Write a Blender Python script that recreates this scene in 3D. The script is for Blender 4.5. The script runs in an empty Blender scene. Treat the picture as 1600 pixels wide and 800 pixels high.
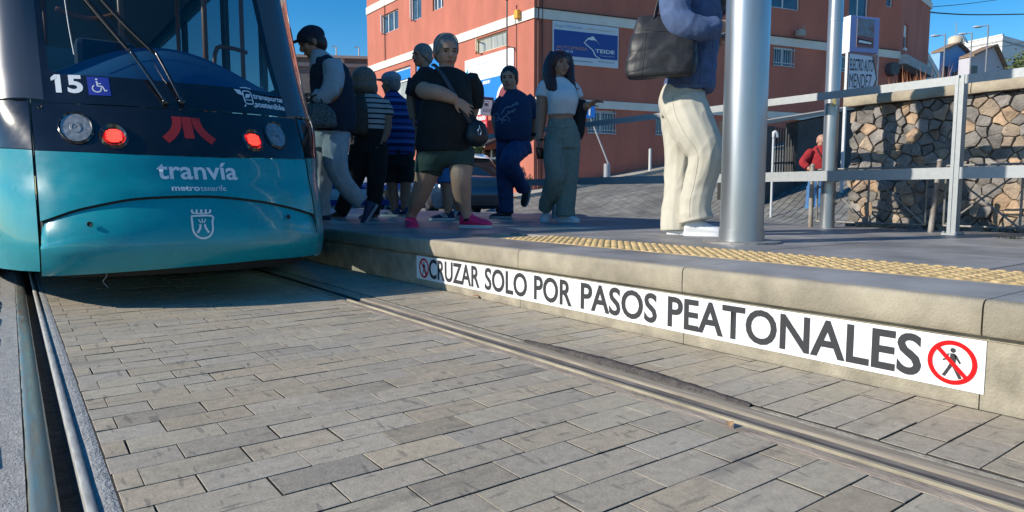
import bpy, bmesh, math, random
from mathutils import Vector, Matrix, noise, Quaternion
R = math.radians
random.seed(7)
SC = bpy.context.scene
COL = SC.collection
# ------------------------------------------------------------------ camera
CAMH = .556
YAW, PITCH, FPX = R(36.5366), R(5.2532), 1055.
FW = Vector((math.sin(YAW)*math.cos(PITCH), math.cos(YAW)*math.cos(PITCH), -math.sin(PITCH)))
RT = Vector((math.cos(YAW), -math.sin(YAW), 0)); UP = RT.cross(FW)
FH = Vector((math.sin(YAW), math.cos(YAW), 0))
CAM = Vector((0, 0, CAMH))
cd = bpy.data.cameras.new('camera'); cd.sensor_width = 36; cd.lens = FPX/1600*36
cd.clip_start = .02; cd.clip_end = 3000
cam = bpy.data.objects.new('camera', cd); COL.objects.link(cam)
cam.matrix_world = Matrix((( RT.x, UP.x, -FW.x, 0), (RT.y, UP.y, -FW.y, 0), (RT.z, UP.z, -FW.z, CAMH), (0, 0, 0, 1)))
SC.camera = cam
def ray(px, py): return FW + RT*((px-800)/FPX) - UP*((py-400)/FPX)
def W(px, py, X=None, Y=None, z=None, d=None):
    """where the sight line meets a real plane of the place (x, y or z = const) or a distance"""
    r = ray(px, py)
    t = X/r.x if X is not None else Y/r.y if Y is not None else (z-CAMH)/r.z if z is not None else d
    return CAM + r*t
# ------------------------------------------------------------------ materials
MATS = {}
def nodes(name):
    m = bpy.data.materials.new(name); m.use_nodes = True
    nt = m.node_tree; b = nt.nodes['Principled BSDF']; MATS[name] = m
    return m, nt, b
def mat(name, col, rough=.6, metal=0., var=.0, vscale=6., bump=0., bscale=40., coat=0., spec=.5, col2=None, detail=6, emit=None, estr=0., stretch=None, sheen=0., attr=None, rvar=0.):
    if name in MATS: return MATS[name]
    m, nt, b = nodes(name); N = nt.nodes.new; L = nt.links.new
    c = (*col, 1)
    b.inputs['Base Color'].default_value = c
    b.inputs['Roughness'].default_value = rough; b.inputs['Metallic'].default_value = metal
    b.inputs['Specular IOR Level'].default_value = spec
    if coat: b.inputs['Coat Weight'].default_value = coat; b.inputs['Coat Roughness'].default_value = .04
    if sheen: b.inputs['Sheen Weight'].default_value = sheen; b.inputs['Sheen Roughness'].default_value = .5
    if emit: b.inputs['Emission Color'].default_value = (*emit, 1); b.inputs['Emission Strength'].default_value = estr
    src = None
    if var or bump or rvar:
        tc = N('ShaderNodeTexCoord'); vec = tc.outputs['Object']
        if stretch:
            mp = N('ShaderNodeMapping'); mp.inputs['Scale'].default_value = stretch; L(vec, mp.inputs['Vector']); vec = mp.outputs['Vector']
    if var:
        n = N('ShaderNodeTexNoise'); n.inputs['Scale'].default_value = vscale; n.inputs['Detail'].default_value = detail; n.inputs['Roughness'].default_value = .62
        L(vec, n.inputs['Vector'])
        mr = N('ShaderNodeMapRange'); mr.inputs['From Min'].default_value = .33; mr.inputs['From Max'].default_value = .67
        L(n.outputs['Fac'], mr.inputs['Value'])
        mx = N('ShaderNodeMix'); mx.data_type = 'RGBA'
        lo = col2 if col2 else tuple(x*(1-var) for x in col); hi = tuple(min(1, x*(1+var*.7)) for x in col)
        mx.inputs[6].default_value = (*lo, 1); mx.inputs[7].default_value = (*hi, 1)
        L(mr.outputs['Result'], mx.inputs[0]); src = mx.outputs[2]
    if attr:
        at = N('ShaderNodeAttribute'); at.attribute_name = attr
        m2 = N('ShaderNodeMix'); m2.data_type = 'RGBA'; m2.blend_type = 'MULTIPLY'; m2.inputs[0].default_value = 1
        if src: L(src, m2.inputs[6])
        else: m2.inputs[6].default_value = c
        L(at.outputs['Color'], m2.inputs[7]); src = m2.outputs[2]
    if src: L(src, b.inputs['Base Color'])
    if rvar:
        n3 = N('ShaderNodeTexNoise'); n3.inputs['Scale'].default_value = vscale*1.7; n3.inputs['Detail'].default_value = 5; L(vec, n3.inputs['Vector'])
        m3 = N('ShaderNodeMapRange'); m3.inputs['From Min'].default_value = .3; m3.inputs['From Max'].default_value = .7
        m3.inputs['To Min'].default_value = max(.02, rough-rvar); m3.inputs['To Max'].default_value = min(1, rough+rvar)
        L(n3.outputs['Fac'], m3.inputs['Value']); L(m3.outputs['Result'], b.inputs['Roughness'])
    if bump:
        n2 = N('ShaderNodeTexNoise'); n2.inputs['Scale'].default_value = bscale; n2.inputs['Detail'].default_value = 8
        L(vec, n2.inputs['Vector'])
        bp = N('ShaderNodeBump'); bp.inputs['Strength'].default_value = bump; bp.inputs['Distance'].default_value = .01
        L(n2.outputs['Fac'], bp.inputs['Height']); L(bp.outputs['Normal'], b.inputs['Normal'])
    return m
def glass(name, tint, refl=.06, rough=.0, opaque=None, mixo=0.):
    m = bpy.data.materials.new(name); m.use_nodes = True; nt = m.node_tree; nt.nodes.clear(); N = nt.nodes.new; L = nt.links.new
    o = N('ShaderNodeOutputMaterial'); t = N('ShaderNodeBsdfTransparent'); t.inputs[0].default_value = (*tint, 1)
    g = N('ShaderNodeBsdfGlossy'); g.inputs['Roughness'].default_value = rough
    f = N('ShaderNodeLayerWeight'); f.inputs[0].default_value = .5
    pw = N('ShaderNodeMath'); pw.operation = 'POWER'; pw.inputs[1].default_value = 4; L(f.outputs['Facing'], pw.inputs[0])
    ad = N('ShaderNodeMath'); ad.operation = 'ADD'; ad.inputs[1].default_value = refl; ad.use_clamp = True
    mx = N('ShaderNodeMixShader'); L(pw.outputs[0], ad.inputs[0]); L(ad.outputs[0], mx.inputs[0])
    base = t.outputs[0]
    if opaque:
        d = N('ShaderNodeBsdfDiffuse'); d.inputs[0].default_value = (*opaque, 1)
        m0 = N('ShaderNodeMixShader'); m0.inputs[0].default_value = mixo
        L(t.outputs[0], m0.inputs[1]); L(d.outputs[0], m0.inputs[2]); base = m0.outputs[0]
    L(base, mx.inputs[1]); L(g.outputs[0], mx.inputs[2]); L(mx.outputs[0], o.inputs[0])
    MATS[name] = m
    return m
def stripes(name, base, bands, period, rough=.8, axis=2, off=0., var=.12):
    """cloth with horizontal woven stripes; bands = [(start, end, colour)] as fractions of the period"""
    m, nt, b = nodes(name); N = nt.nodes.new; L = nt.links.new
    b.inputs['Roughness'].default_value = rough; b.inputs['Specular IOR Level'].default_value = .2
    tc = N('ShaderNodeTexCoord'); sp = N('ShaderNodeSeparateXYZ'); L(tc.outputs['Object'], sp.inputs[0])
    a = N('ShaderNodeMath'); a.operation = 'ADD'; a.inputs[1].default_value = off; L(sp.outputs[axis], a.inputs[0])
    d = N('ShaderNodeMath'); d.operation = 'DIVIDE'; d.inputs[1].default_value = period; L(a.outputs[0], d.inputs[0])
    f = N('ShaderNodeMath'); f.operation = 'FRACT'; L(d.outputs[0], f.inputs[0])
    cr = N('ShaderNodeValToRGB'); cr.color_ramp.interpolation = 'CONSTANT'
    e = cr.color_ramp.elements; e[0].position = 0; e[0].color = (*base, 1); e[1].position = .999; e[1].color = (*base, 1)
    for s, t, c in bands:
        x = e.new(s); x.color = (*c, 1); y = e.new(t); y.color = (*base, 1)
    L(f.outputs[0], cr.inputs[0]); L(cr.outputs[0], b.inputs['Base Color'])
    return m
# ------------------------------------------------------------------ mesh helpers
def BM(): return bmesh.new()
def quad(bm, pts):
    return bm.faces.new([bm.verts.new(p) for p in pts])
def box(bm, x0, x1, y0, y1, z0, z1, bev=0.):
    vs = [bm.verts.new((x, y, z)) for z in (z0, z1) for y in (y0, y1) for x in (x0, x1)]
    fs = [(0,2,3,1), (4,5,7,6), (0,1,5,4), (2,6,7,3), (0,4,6,2), (1,3,7,5)]
    faces = [bm.faces.new([vs[i] for i in f]) for f in fs]
    if bev:
        es = list({e for f in faces for e in f.edges})
        bmesh.ops.bevel(bm, geom=es, offset=bev, segments=2, affect='EDGES', profile=.5)
    return faces
def obox(bm, c, ax, ay, az, bev=0.):
    """box from a centre and three half-extent vectors"""
    c = Vector(c); ax = Vector(ax); ay = Vector(ay); az = Vector(az)
    vs = [bm.verts.new(c+ax*i+ay*j+az*k) for k in (-1, 1) for j in (-1, 1) for i in (-1, 1)]
    fs = [(0,2,3,1), (4,5,7,6), (0,1,5,4), (2,6,7,3), (0,4,6,2), (1,3,7,5)]
    faces = [bm.faces.new([vs[i] for i in f]) for f in fs]
    if bev:
        es = list({e for f in faces for e in f.edges})
        bmesh.ops.bevel(bm, geom=es, offset=bev, segments=2, affect='EDGES', profile=.5)
    return faces
def beam(bm, a, b, w, h, bev=0., up=Vector((0, 0, 1))):
    a = Vector(a); b = Vector(b); d = b-a; l = d.length; d.normalize()
    s = d.cross(up)
    if s.length < 1e-4: s = Vector((1, 0, 0))
    s.normalize(); u = s.cross(d)
    return obox(bm, (a+b)/2, d*l/2, s*w/2, u*h/2, bev)
def frame_axes(d):
    d = d.normalized(); a = Vector((0, 0, 1)) if abs(d.z) < .9 else Vector((0, 1, 0))
    s = d.cross(a).normalized(); return s, s.cross(d).normalized()
def spline(pts, n):
    """Catmull-Rom through tuples of equal length"""
    if len(pts) < 3: n = max(1, n//2)
    out = []; P = [pts[0]]+list(pts)+[pts[-1]]
    for i in range(1, len(P)-2):
        for k in range(n):
            t = k/n; a, b, c, d = P[i-1], P[i], P[i+1], P[i+2]
            out.append(tuple(.5*((2*b[j])+(-a[j]+c[j])*t+(2*a[j]-5*b[j]+4*c[j]-d[j])*t*t+(-a[j]+3*b[j]-3*c[j]+d[j])*t**3) for j in range(len(b))))
    out.append(tuple(pts[-1])); return out
def tube(bm, pts, rads, seg=10, cap=True, sm=1, flat=1., side=None):
    if not hasattr(rads, '__len__'): rads = [rads]*len(pts)
    q = [(*p, r) for p, r in zip(pts, rads)]
    if sm > 1: q = spline(q, sm)
    rings = []; prev = None; P = [Vector(x[:3]) for x in q]
    for i, x in enumerate(q):
        d = (P[min(i+1, len(P)-1)]-P[max(i-1, 0)])
        if d.length < 1e-6: d = Vector((0, 0, 1))
        d.normalize()
        if side is not None:
            s = Vector(side); s = (s-d*s.dot(d))
            s = s.normalized() if s.length > .05 else frame_axes(d)[0]
        elif prev is None: s = frame_axes(d)[0]
        else:
            s = prev-d*prev.dot(d); s = s.normalized() if s.length > 1e-4 else frame_axes(d)[0]
        prev = s; t = d.cross(s)
        r = max(x[3], .0005)
        rings.append([bm.verts.new(P[i]+s*math.cos(2*math.pi*k/seg)*r+t*math.sin(2*math.pi*k/seg)*r*flat) for k in range(seg)])
    for a, b in zip(rings, rings[1:]):
        for k in range(seg): bm.faces.new((a[k], a[(k+1) % seg], b[(k+1) % seg], b[k]))
    if cap:
        bm.faces.new(rings[0][::-1]); bm.faces.new(rings[-1])
    return rings
def rings_loft(bm, rings, cap=True, closed=True):
    R_ = [[bm.verts.new(p) for p in r] for r in rings]
    n = len(R_[0])
    for a, b in zip(R_, R_[1:]):
        for k in range(n if closed else n-1): bm.faces.new((a[k], a[(k+1) % n], b[(k+1) % n], b[k]))
    if cap and closed: bm.faces.new(R_[0][::-1]); bm.faces.new(R_[-1])
def ell(bm, c, rx, ry, rz, M=None, u=16, v=10):
    M = M or Matrix.Identity(3); c = Vector(c)
    top = bm.verts.new(c+M@Vector((0, 0, rz))); bot = bm.verts.new(c+M@Vector((0, 0, -rz))); rs = []
    for i in range(1, v):
        a = math.pi*i/v
        rs.append([bm.verts.new(c+M@Vector((rx*math.sin(a)*math.cos(2*math.pi*k/u), ry*math.sin(a)*math.sin(2*math.pi*k/u), rz*math.cos(a)))) for k in range(u)])
    for k in range(u):
        bm.faces.new((top, rs[0][k], rs[0][(k+1) % u])); bm.faces.new((bot, rs[-1][(k+1) % u], rs[-1][k]))
    for a, b in zip(rs, rs[1:]):
        for k in range(u): bm.faces.new((a[k], b[k], b[(k+1) % u], a[(k+1) % u]))
def disc(bm, c, n, r, seg=24, r2=0., th=0.):
    """flat disc or ring facing n"""
    c = Vector(c); s, t = frame_axes(Vector(n)); n = Vector(n).normalized()
    o = [c+(s*math.cos(2*math.pi*k/seg)+t*math.sin(2*math.pi*k/seg))*r for k in range(seg)]
    if r2:
        i = [c+(s*math.cos(2*math.pi*k/seg)+t*math.sin(2*math.pi*k/seg))*r2 for k in range(seg)]
        ov = [bm.verts.new(p) for p in o]; iv = [bm.verts.new(p) for p in i]
        for k in range(seg): bm.faces.new((ov[k], ov[(k+1) % seg], iv[(k+1) % seg], iv[k]))
    else: bm.faces.new([bm.verts.new(p) for p in o])
def prism(bm, poly, ext):
    """polygon (3-D points) extruded by a vector"""
    ext = Vector(ext); a = [bm.verts.new(p) for p in poly]; b = [bm.verts.new(Vector(p)+ext) for p in poly]; n = len(a)
    bm.faces.new(a[::-1]); bm.faces.new(b)
    for k in range(n): bm.faces.new((a[k], a[(k+1) % n], b[(k+1) % n], b[k]))
def mesh_from(bm, name, mats, smooth=False, angle=None):
    bmesh.ops.recalc_face_normals(bm, faces=bm.faces)
    me = bpy.data.meshes.new(name); bm.to_mesh(me); bm.free()
    for m in (mats if isinstance(mats, (list, tuple)) else [mats]): me.materials.append(m)
    if smooth or angle:
        me.polygons.foreach_set('use_smooth', [True]*len(me.polygons))
        if angle: me.set_sharp_from_angle(angle=R(angle))
    return me
class Thing:
    """an Empty at the base of a thing; its parts are meshes given in world coordinates"""
    def __init__(s, name, label, cat, loc, group=None, kind=None):
        s.o = bpy.data.objects.new(name, None); COL.objects.link(s.o); s.o.empty_display_size = .1
        s.loc = Vector(loc); s.o.location = s.loc
        if kind: s.o['kind'] = kind
        else:
            s.o['label'] = label; s.o['category'] = cat
        if kind and label: s.o['label'] = label
        if group: s.o['group'] = group
    def part(s, name, bm, m, parent=None, smooth=False, angle=None, label=None):
        me = bm if isinstance(bm, bpy.types.Mesh) else mesh_from(bm, name, m, smooth, angle)
        me.transform(Matrix.Translation(-s.loc))
        o = bpy.data.objects.new(name, me); COL.objects.link(o); o.parent = parent or s.o
        if label: o['label'] = label
        return o
def single(name, bm, m, label=None, cat=None, group=None, kind=None, smooth=False, angle=None):
    me = bm if isinstance(bm, bpy.types.Mesh) else mesh_from(bm, name, m, smooth, angle)
    o = bpy.data.objects.new(name, me); COL.objects.link(o)
    if me.vertices:
        xs = [v.co for v in me.vertices]
        b = Vector((sum(c.x for c in xs)/len(xs), sum(c.y for c in xs)/len(xs), min(c.z for c in xs)))
        me.transform(Matrix.Translation(-b)); o.location = b
    if label: o['label'] = label
    if cat: o['category'] = cat
    if group: o['group'] = group
    if kind: o['kind'] = kind
    return o
def copy_thing(o, parent=None, loc=None, rz=None, label=None):
    c = o.copy(); COL.objects.link(c); c.parent = parent
    if loc is not None: c.location = loc
    if rz is not None: c.rotation_euler.z = rz
    if label: c['label'] = label
    for ch in o.children: copy_thing(ch, c)
    return c
# ------------------------------------------------------------------ lettering
def text_bm(s, fit, fn, bold=0., align=None, sub=0, shear=0., space=1.):
    """letters as faces; the text's own box is fitted into fit=(x0,x1,y0,y1), then fn(x,y) gives the world point"""
    cu = bpy.data.curves.new('lettering', 'FONT'); cu.body = s; cu.size = 1; cu.offset = bold; cu.resolution_u = 4; cu.fill_mode = 'FRONT'
    cu.shear = shear; cu.space_character = space
    ob = bpy.data.objects.new('lettering', cu); COL.objects.link(ob)
    bpy.context.view_layer.update()
    me = bpy.data.meshes.new_from_object(ob.evaluated_get(bpy.context.evaluated_depsgraph_get()))
    bpy.data.objects.remove(ob); bpy.data.curves.remove(cu)
    bm = BM(); bm.from_mesh(me); bpy.data.meshes.remove(me)
    bmesh.ops.remove_doubles(bm, verts=bm.verts, dist=1e-5)
    xs = [v.co.x for v in bm.verts]; ys = [v.co.y for v in bm.verts]
    X0, X1, Y0, Y1 = min(xs), max(xs), min(ys), max(ys)
    for _ in range(sub):
        bmesh.ops.triangulate(bm, faces=bm.faces)
        bmesh.ops.subdivide_edges(bm, edges=[e for e in bm.edges if e.calc_length() > .12], cuts=1)
    x0, x1, y0, y1 = fit
    for v in bm.verts:
        v.co = fn(x0+(v.co.x-X0)/(X1-X0)*(x1-x0), y0+(v.co.y-Y0)/(Y1-Y0)*(y1-y0))
    return bm
def merge(bm, other):
    me = bpy.data.meshes.new('tmp'); other.to_mesh(me); other.free(); bm.from_mesh(me); bpy.data.meshes.remove(me)
def poly2d(bm, pts, fn): return bm.faces.new([bm.verts.new(fn(*p)) for p in pts])
# ================================================================== light, sky
SUN_EL, SUND = R(29), Vector((1, -.34, 0)).normalized()      # light travels along SUND
w = bpy.data.worlds.new('World'); SC.world = w; w.use_nodes = True
nt = w.node_tree; bg = nt.nodes['Background']
sky = nt.nodes.new('ShaderNodeTexSky'); sky.sky_type = 'NISHITA'; sky.sun_disc = False
sky.sun_elevation = SUN_EL; sky.sun_rotation = math.atan2(-SUND.x, -SUND.y); sky.altitude = 500
sky.air_density = 1.0; sky.dust_density = .15; sky.ozone_density = 2.2
hs = nt.nodes.new('ShaderNodeHueSaturation'); hs.inputs['Saturation'].default_value = 1.5; nt.links.new(sky.outputs[0], hs.inputs['Color']); nt.links.new(hs.outputs[0], bg.inputs[0]); bg.inputs[1].default_value = .125
sl = bpy.data.lights.new('sun', 'SUN'); sl.energy = 4.2; sl.angle = R(.53); sl.color = (1, .93, .81)
so = bpy.data.objects.new('sun', sl); COL.objects.link(so)
ld = Vector((SUND.x*math.cos(SUN_EL), SUND.y*math.cos(SUN_EL), -math.sin(SUN_EL)))
so.rotation_euler = ld.to_track_quat('-Z', 'Y').to_euler(); so.location = (-20, 6, 20)
SC.view_settings.view_transform = 'Standard'; SC.view_settings.look = 'None'; SC.view_settings.exposure = .35; SC.view_settings.gamma = 1
# ================================================================== ground
def G(x, y):
    p = .55+.17*(x-15.2)-.035*(y-19.2)
    t = p-.03
    s = .03+(math.log1p(math.exp(min(t*5, 40)))/5)
    s = min(s, 14+.02*x); q = min(1, max(0, (x-10.9)/3.1)); s = .03+(s-.03)*q*q*(3-2*q)
    k = min(1, max(0, (x-5.35)/.1))
    return -.12*(1-k)+s*k if x < 5.45 else s
def brick_mat(name, c1, c2, mort, scale, rough=.7, bump=.4, rot=0., bw=.5, rh=.25):
    m, nt, b = nodes(name); N = nt.nodes.new; L = nt.links.new
    tc = N('ShaderNodeTexCoord'); mp = N('ShaderNodeMapping'); mp.inputs['Rotation'].default_value = (0, 0, rot); L(tc.outputs['Object'], mp.inputs[0])
    br = N('ShaderNodeTexBrick'); br.inputs['Scale'].default_value = scale; br.inputs['Mortar Size'].default_value = .018
    br.inputs['Brick Width'].default_value = bw; br.inputs['Row Height'].default_value = rh; br.inputs['Bias'].default_value = -.1
    br.inputs['Color1'].default_value = (*c1, 1); br.inputs['Color2'].default_value = (*c2, 1); br.inputs['Mortar'].default_value = (*mort, 1)
    L(mp.outputs[0], br.inputs[0])
    n = N('ShaderNodeTexNoise'); n.inputs['Scale'].default_value = 1.3; n.inputs['Detail'].default_value = 8; L(tc.outputs['Object'], n.inputs[0])
    mr = N('ShaderNodeMapRange'); mr.inputs['From Min'].default_value = .3; mr.inputs['From Max'].default_value = .7; mr.inputs['To Min'].default_value = .68; mr.inputs['To Max'].default_value = 1.25; L(n.outputs['Fac'], mr.inputs[0])
    mx = N('ShaderNodeMix'); mx.data_type = 'RGBA'; mx.blend_type = 'MULTIPLY'; mx.inputs[0].default_value = 1
    L(br.outputs[0], mx.inputs[6]); L(mr.outputs[0], mx.inputs[7]); L(mx.outputs[2], b.inputs['Base Color'])
    b.inputs['Roughness'].default_value = rough
    bp = N('ShaderNodeBump'); bp.inputs['Strength'].default_value = bump; bp.inputs['Distance'].default_value = .02; bp.invert = True
    L(br.outputs['Fac'], bp.inputs['Height']); L(bp.outputs[0], b.inputs['Normal'])
    return m
street_m = brick_mat('street_pavers', (.26, .25, .22), (.16, .155, .145), (.06, .058, .05), 1.6, rot=R(-14))
xs = sorted(set([-600, -250, -100, -40, -20, -10, -5, 0, 2, 4, 5.35, 5.45]+[5.5+i*.7 for i in range(60)]+[50, 60, 80, 110, 160, 260, 600]))
ys = sorted(set([-400, -150, -60, -30, -15]+[-8+i*1.2 for i in range(45)]+[48, 55, 70, 100, 160, 300, 900]))
bm = BM(); V = [[bm.verts.new((x, y, G(x, y))) for y in ys] for x in xs]
for i in range(len(xs)-1):
    for j in range(len(ys)-1): bm.faces.new((V[i][j], V[i+1][j], V[i+1][j+1], V[i][j+1]))
gme = mesh_from(bm, 'ground', street_m, True)
go = bpy.data.objects.new('ground', gme); COL.objects.link(go); go['kind'] = 'structure'
# ------------------------------------------------------------------ track: pavers
def paver_mat(name, base, cv, warm, spots=True):
    m, nt, b = nodes(name); N = nt.nodes.new; L = nt.links.new
    tc = N('ShaderNodeTexCoord'); at = N('ShaderNodeAttribute'); at.attribute_name = 'tone'
    def noise_(scale, lo, hi, a, c, det=8, rg=.65, st=None):
        n = N('ShaderNodeTexNoise'); n.inputs['Scale'].default_value = scale; n.inputs['Detail'].default_value = det; n.inputs['Roughness'].default_value = rg
        if st:
            mp = N('ShaderNodeMapping'); mp.inputs['Scale'].default_value = st[:3]; mp.inputs['Rotation'].default_value = (0, 0, st[3]); L(tc.outputs['Object'], mp.inputs[0]); L(mp.outputs[0], n.inputs[0])
        else: L(tc.outputs['Object'], n.inputs[0])
        mr = N('ShaderNodeMapRange'); mr.inputs['From Min'].default_value = lo; mr.inputs['From Max'].default_value = hi; mr.inputs['To Min'].default_value = a; mr.inputs['To Max'].default_value = c
        L(n.outputs['Fac'], mr.inputs[0]); return mr.outputs[0], n
    def mul(x, y):
        q = N('ShaderNodeMix'); q.data_type = 'RGBA'; q.blend_type = 'MULTIPLY'; q.inputs[0].default_value = 1; L(x, q.inputs[6]); L(y, q.inputs[7]); return q.outputs[2]
    def mixc(x, fac, col):
        q = N('ShaderNodeMix'); q.data_type = 'RGBA'; L(fac, q.inputs[0]); L(x, q.inputs[6]); q.inputs[7].default_value = (*col, 1); return q.outputs[2]
    rgb = N('ShaderNodeRGB'); rgb.outputs[0].default_value = (*base, 1)
    c = mul(rgb.outputs[0], at.outputs['Color'])
    f, _ = noise_(2.2, .35, .7, 0, .55); c = mixc(c, f, warm)                     # warm dirt areas
    f, _ = noise_(38, .25, .75, .80, 1.18); c = mul(c, f)                          # mottling
    f, _ = noise_(210, .3, .7, .84, 1.14); c = mul(c, f)                           # grain
    f, _ = noise_(7, .60, .78, 0, .45, 4, .5, (.30, 1.7, 1, .03)); c = mixc(c, f, (.075, .068, .07))  # dark stains
    f, _ = noise_(46., .65, .70, 0, .45, 2, .5, (1, .22, 1, -.5)); c = mixc(c, f, (.10, .092, .085))  # scuffs
    f, _ = noise_(55., .66, .71, 0, .4, 2, .5, (.22, 1, 1, .5)); c = mixc(c, f, (.09, .085, .08))
    v = N('ShaderNodeTexVoronoi'); v.inputs['Scale'].default_value = 46; L(tc.outputs['Object'], v.inputs[0])
    f = N('ShaderNodeMapRange'); f.inputs['From Min'].default_value = .055; f.inputs['From Max'].default_value = .075; f.inputs['To Min'].default_value = .8; f.inputs['To Max'].default_value = 0; L(v.outputs['Distance'], f.inputs[0])
    c = mixc(c, f.outputs[0], (.42, .40, .36))                                      # pale grit
    L(c, b.inputs['Base Color'])
    r, _ = noise_(9, .3, .7, .5, .8); L(r, b.inputs['Roughness']); b.inputs['Specular IOR Level'].default_value = .35
    n = N('ShaderNodeTexNoise'); n.inputs['Scale'].default_value = 130; n.inputs['Detail'].default_value = 9; L(tc.outputs['Object'], n.inputs[0])
    bp = N('ShaderNodeBump'); bp.inputs['Strength'].default_value = .28; bp.inputs['Distance'].default_value = .003; L(n.outputs['Fac'], bp.inputs['Height']); L(bp.outputs[0], b.inputs['Normal'])
    return m
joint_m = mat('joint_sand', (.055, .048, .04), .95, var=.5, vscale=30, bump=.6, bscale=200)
pav_m = paver_mat('sett_stone', (.405, .352, .275), .2, (.37, .31, .23))
def pavers(name, x0, x1, y0, y1, off_a, off_b, gap=.0034):
    bm = BM(); lay = bm.loops.layers.float_color.new('tone'); r = random.Random(name)
    n = int((y1-y0)/.1)
    for j in range(n):
        ya = y0+j*.1; yb = ya+.1; off = (off_a if j % 2 else off_b)
        x = off-.2*math.ceil((off-x0)/.2)
        while x < x1-1e-4:
            a, b_ = max(x, x0), min(x+.2, x1)
            if r.random() < .10 and b_ < x1-.06: b_ = min(x1, b_)
            if b_-a > .015:
                g = gap*r.uniform(.6, 1.3); gl = gap*r.choice([.5, .6, .7, .8, .9, 1, 1.1, 1.6])
                dz = [r.uniform(-.0011, .0008) for _ in range(4)]; z = r.uniform(-.0008, .0008)
                jx = [r.uniform(-.0012, .0012) for _ in range(4)]
                c = .90+r.random()*.18; h_ = r.choice([(1, 1, 1), (1, 1, 1), (1.03, 1, .94), (1.05, 1, .92), (.97, .99, 1.03), (1, 1.01, .97)]); t = (c*h_[0], c*h_[1], c*h_[2], 1)
                if r.random() < .04: t = tuple(k*.8 for k in t[:3])+(1,)
                P = [(a+gl/2+jx[0], ya+g/2), (b_-gl/2+jx[1], ya+g/2), (b_-gl/2+jx[2], yb-g/2), (a+gl/2+jx[3], yb-g/2)]
                top = [bm.verts.new((px, py, z+dz[i])) for i, (px, py) in enumerate(P)]
                ins = []
                cx_, cy_ = (a+b_)/2, (ya+yb)/2; e = .0007
                for i, (px, py) in enumerate(P):
                    top[i].co.x += e if px < cx_ else -e; top[i].co.y += e if py < cy_ else -e
                    ins.append(bm.verts.new((px, py, z+dz[i]-.0009)))
                bot = [bm.verts.new((px, py, -.03)) for px, py in P]
                fs = [bm.faces.new(top)]; sides = []
                for k in range(4):
                    fs.append(bm.faces.new((ins[k], ins[(k+1) % 4], top[(k+1) % 4], top[k])))
                    sides.append(bm.faces.new((bot[k], bot[(k+1) % 4], ins[(k+1) % 4], ins[k])))
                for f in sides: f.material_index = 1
                for f in fs+sides:
                    for l in f.loops: l[lay] = t
            x += .2
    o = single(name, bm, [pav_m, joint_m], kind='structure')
    return o
pavers('track_paving', .131, 1.346, .12, 16.0, .178, .268)
pavers('trackside_paving', 1.556, 1.985, -.60, 16.0, 1.555, 1.663)
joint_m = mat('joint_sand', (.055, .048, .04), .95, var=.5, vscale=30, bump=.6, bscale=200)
bm = BM(); box(bm, .128, 1.36, -.3, 30, -.06, -.0033); box(bm, 1.54, 2.04, -1.2, 30, -.06, -.0033)
single('track_bed', bm, joint_m, kind='structure')
# ------------------------------------------------------------------ rails
rail_m = mat('rail_steel_green', (.15, .22, .215), .40, .6, var=.5, vscale=9, stretch=(6, .6, 1), col2=(.30, .24, .17), rvar=.12)
rail2_m = mat('rail_steel_rust', (.31, .265, .20), .85, .0, var=.4, vscale=7, stretch=(8, .5, 1), col2=(.20, .16, .12), rvar=.06)
groove_m = mat('groove_dirt', (.035, .033, .032), .9, var=.6, vscale=25, bump=.8, bscale=90)
conc_m = mat('joint_mortar', (.36, .33, .30), .85, var=.35, vscale=14, bump=.5, bscale=120)
conc2_m = mat('joint_concrete', (.34, .34, .33), .9, var=.25, vscale=20, bump=.8, bscale=160)
def profile_run(bm, prof, y0, y1, step=.25, wob=0., seed=1, widx=()):
    """a cross-section (x, z) swept along the track"""
    n = int((y1-y0)/step); rs = []
    for i in range(n+1):
        y = y0+i*step
        rs.append([(x+(wob*noise.noise(Vector((y*9, k*5.+seed, 0))) if k in widx else 0), y, z) for k, (x, z) in enumerate(prof)])
    rings_loft(bm, rs, cap=False, closed=False)
# left rail: head .0 - .043, groove to .078, lip to .093
bm = BM(); profile_run(bm, [(-.004, -.05), (-.004, -.004), (.0, .0), (.008, .0018), (.022, .002), (.036, .0005), (.0415, -.004), (.043, -.012), (.043, -.045)], -.6, 30)
t = Thing('rail', None, None, (.02, .3, 0), kind='structure'); t.part('rail_head', bm, rail_m, angle=50)
bm = BM(); profile_run(bm, [(.043, -.036), (.055, -.041), (.068, -.041), (.079, -.036)], -.6, 30, step=.05, wob=.0)
t.part('rail_groove', bm, groove_m)
bm = BM(); profile_run(bm, [(.0785, -.05), (.0785, .0015), (.0805, .0035), (.092, .0035), (.0945, .001), (.0945, -.03)], -.6, 30)
t.part('rail_lip', bm, mat('rail_lip_steel', (.40, .39, .36), .6, .2, var=.3, vscale=20, stretch=(4, .6, 1)), angle=50)
bm = BM(); profile_run(bm, [(.0945, -.0065), (.100, -.0050), (.107, -.0025), (.118, -.0015), (.129, -.003)], -.6, 30, step=.03, wob=.004, seed=3, widx=(1, 2))
t.part('mortar_joint', bm, conc2_m)
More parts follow.
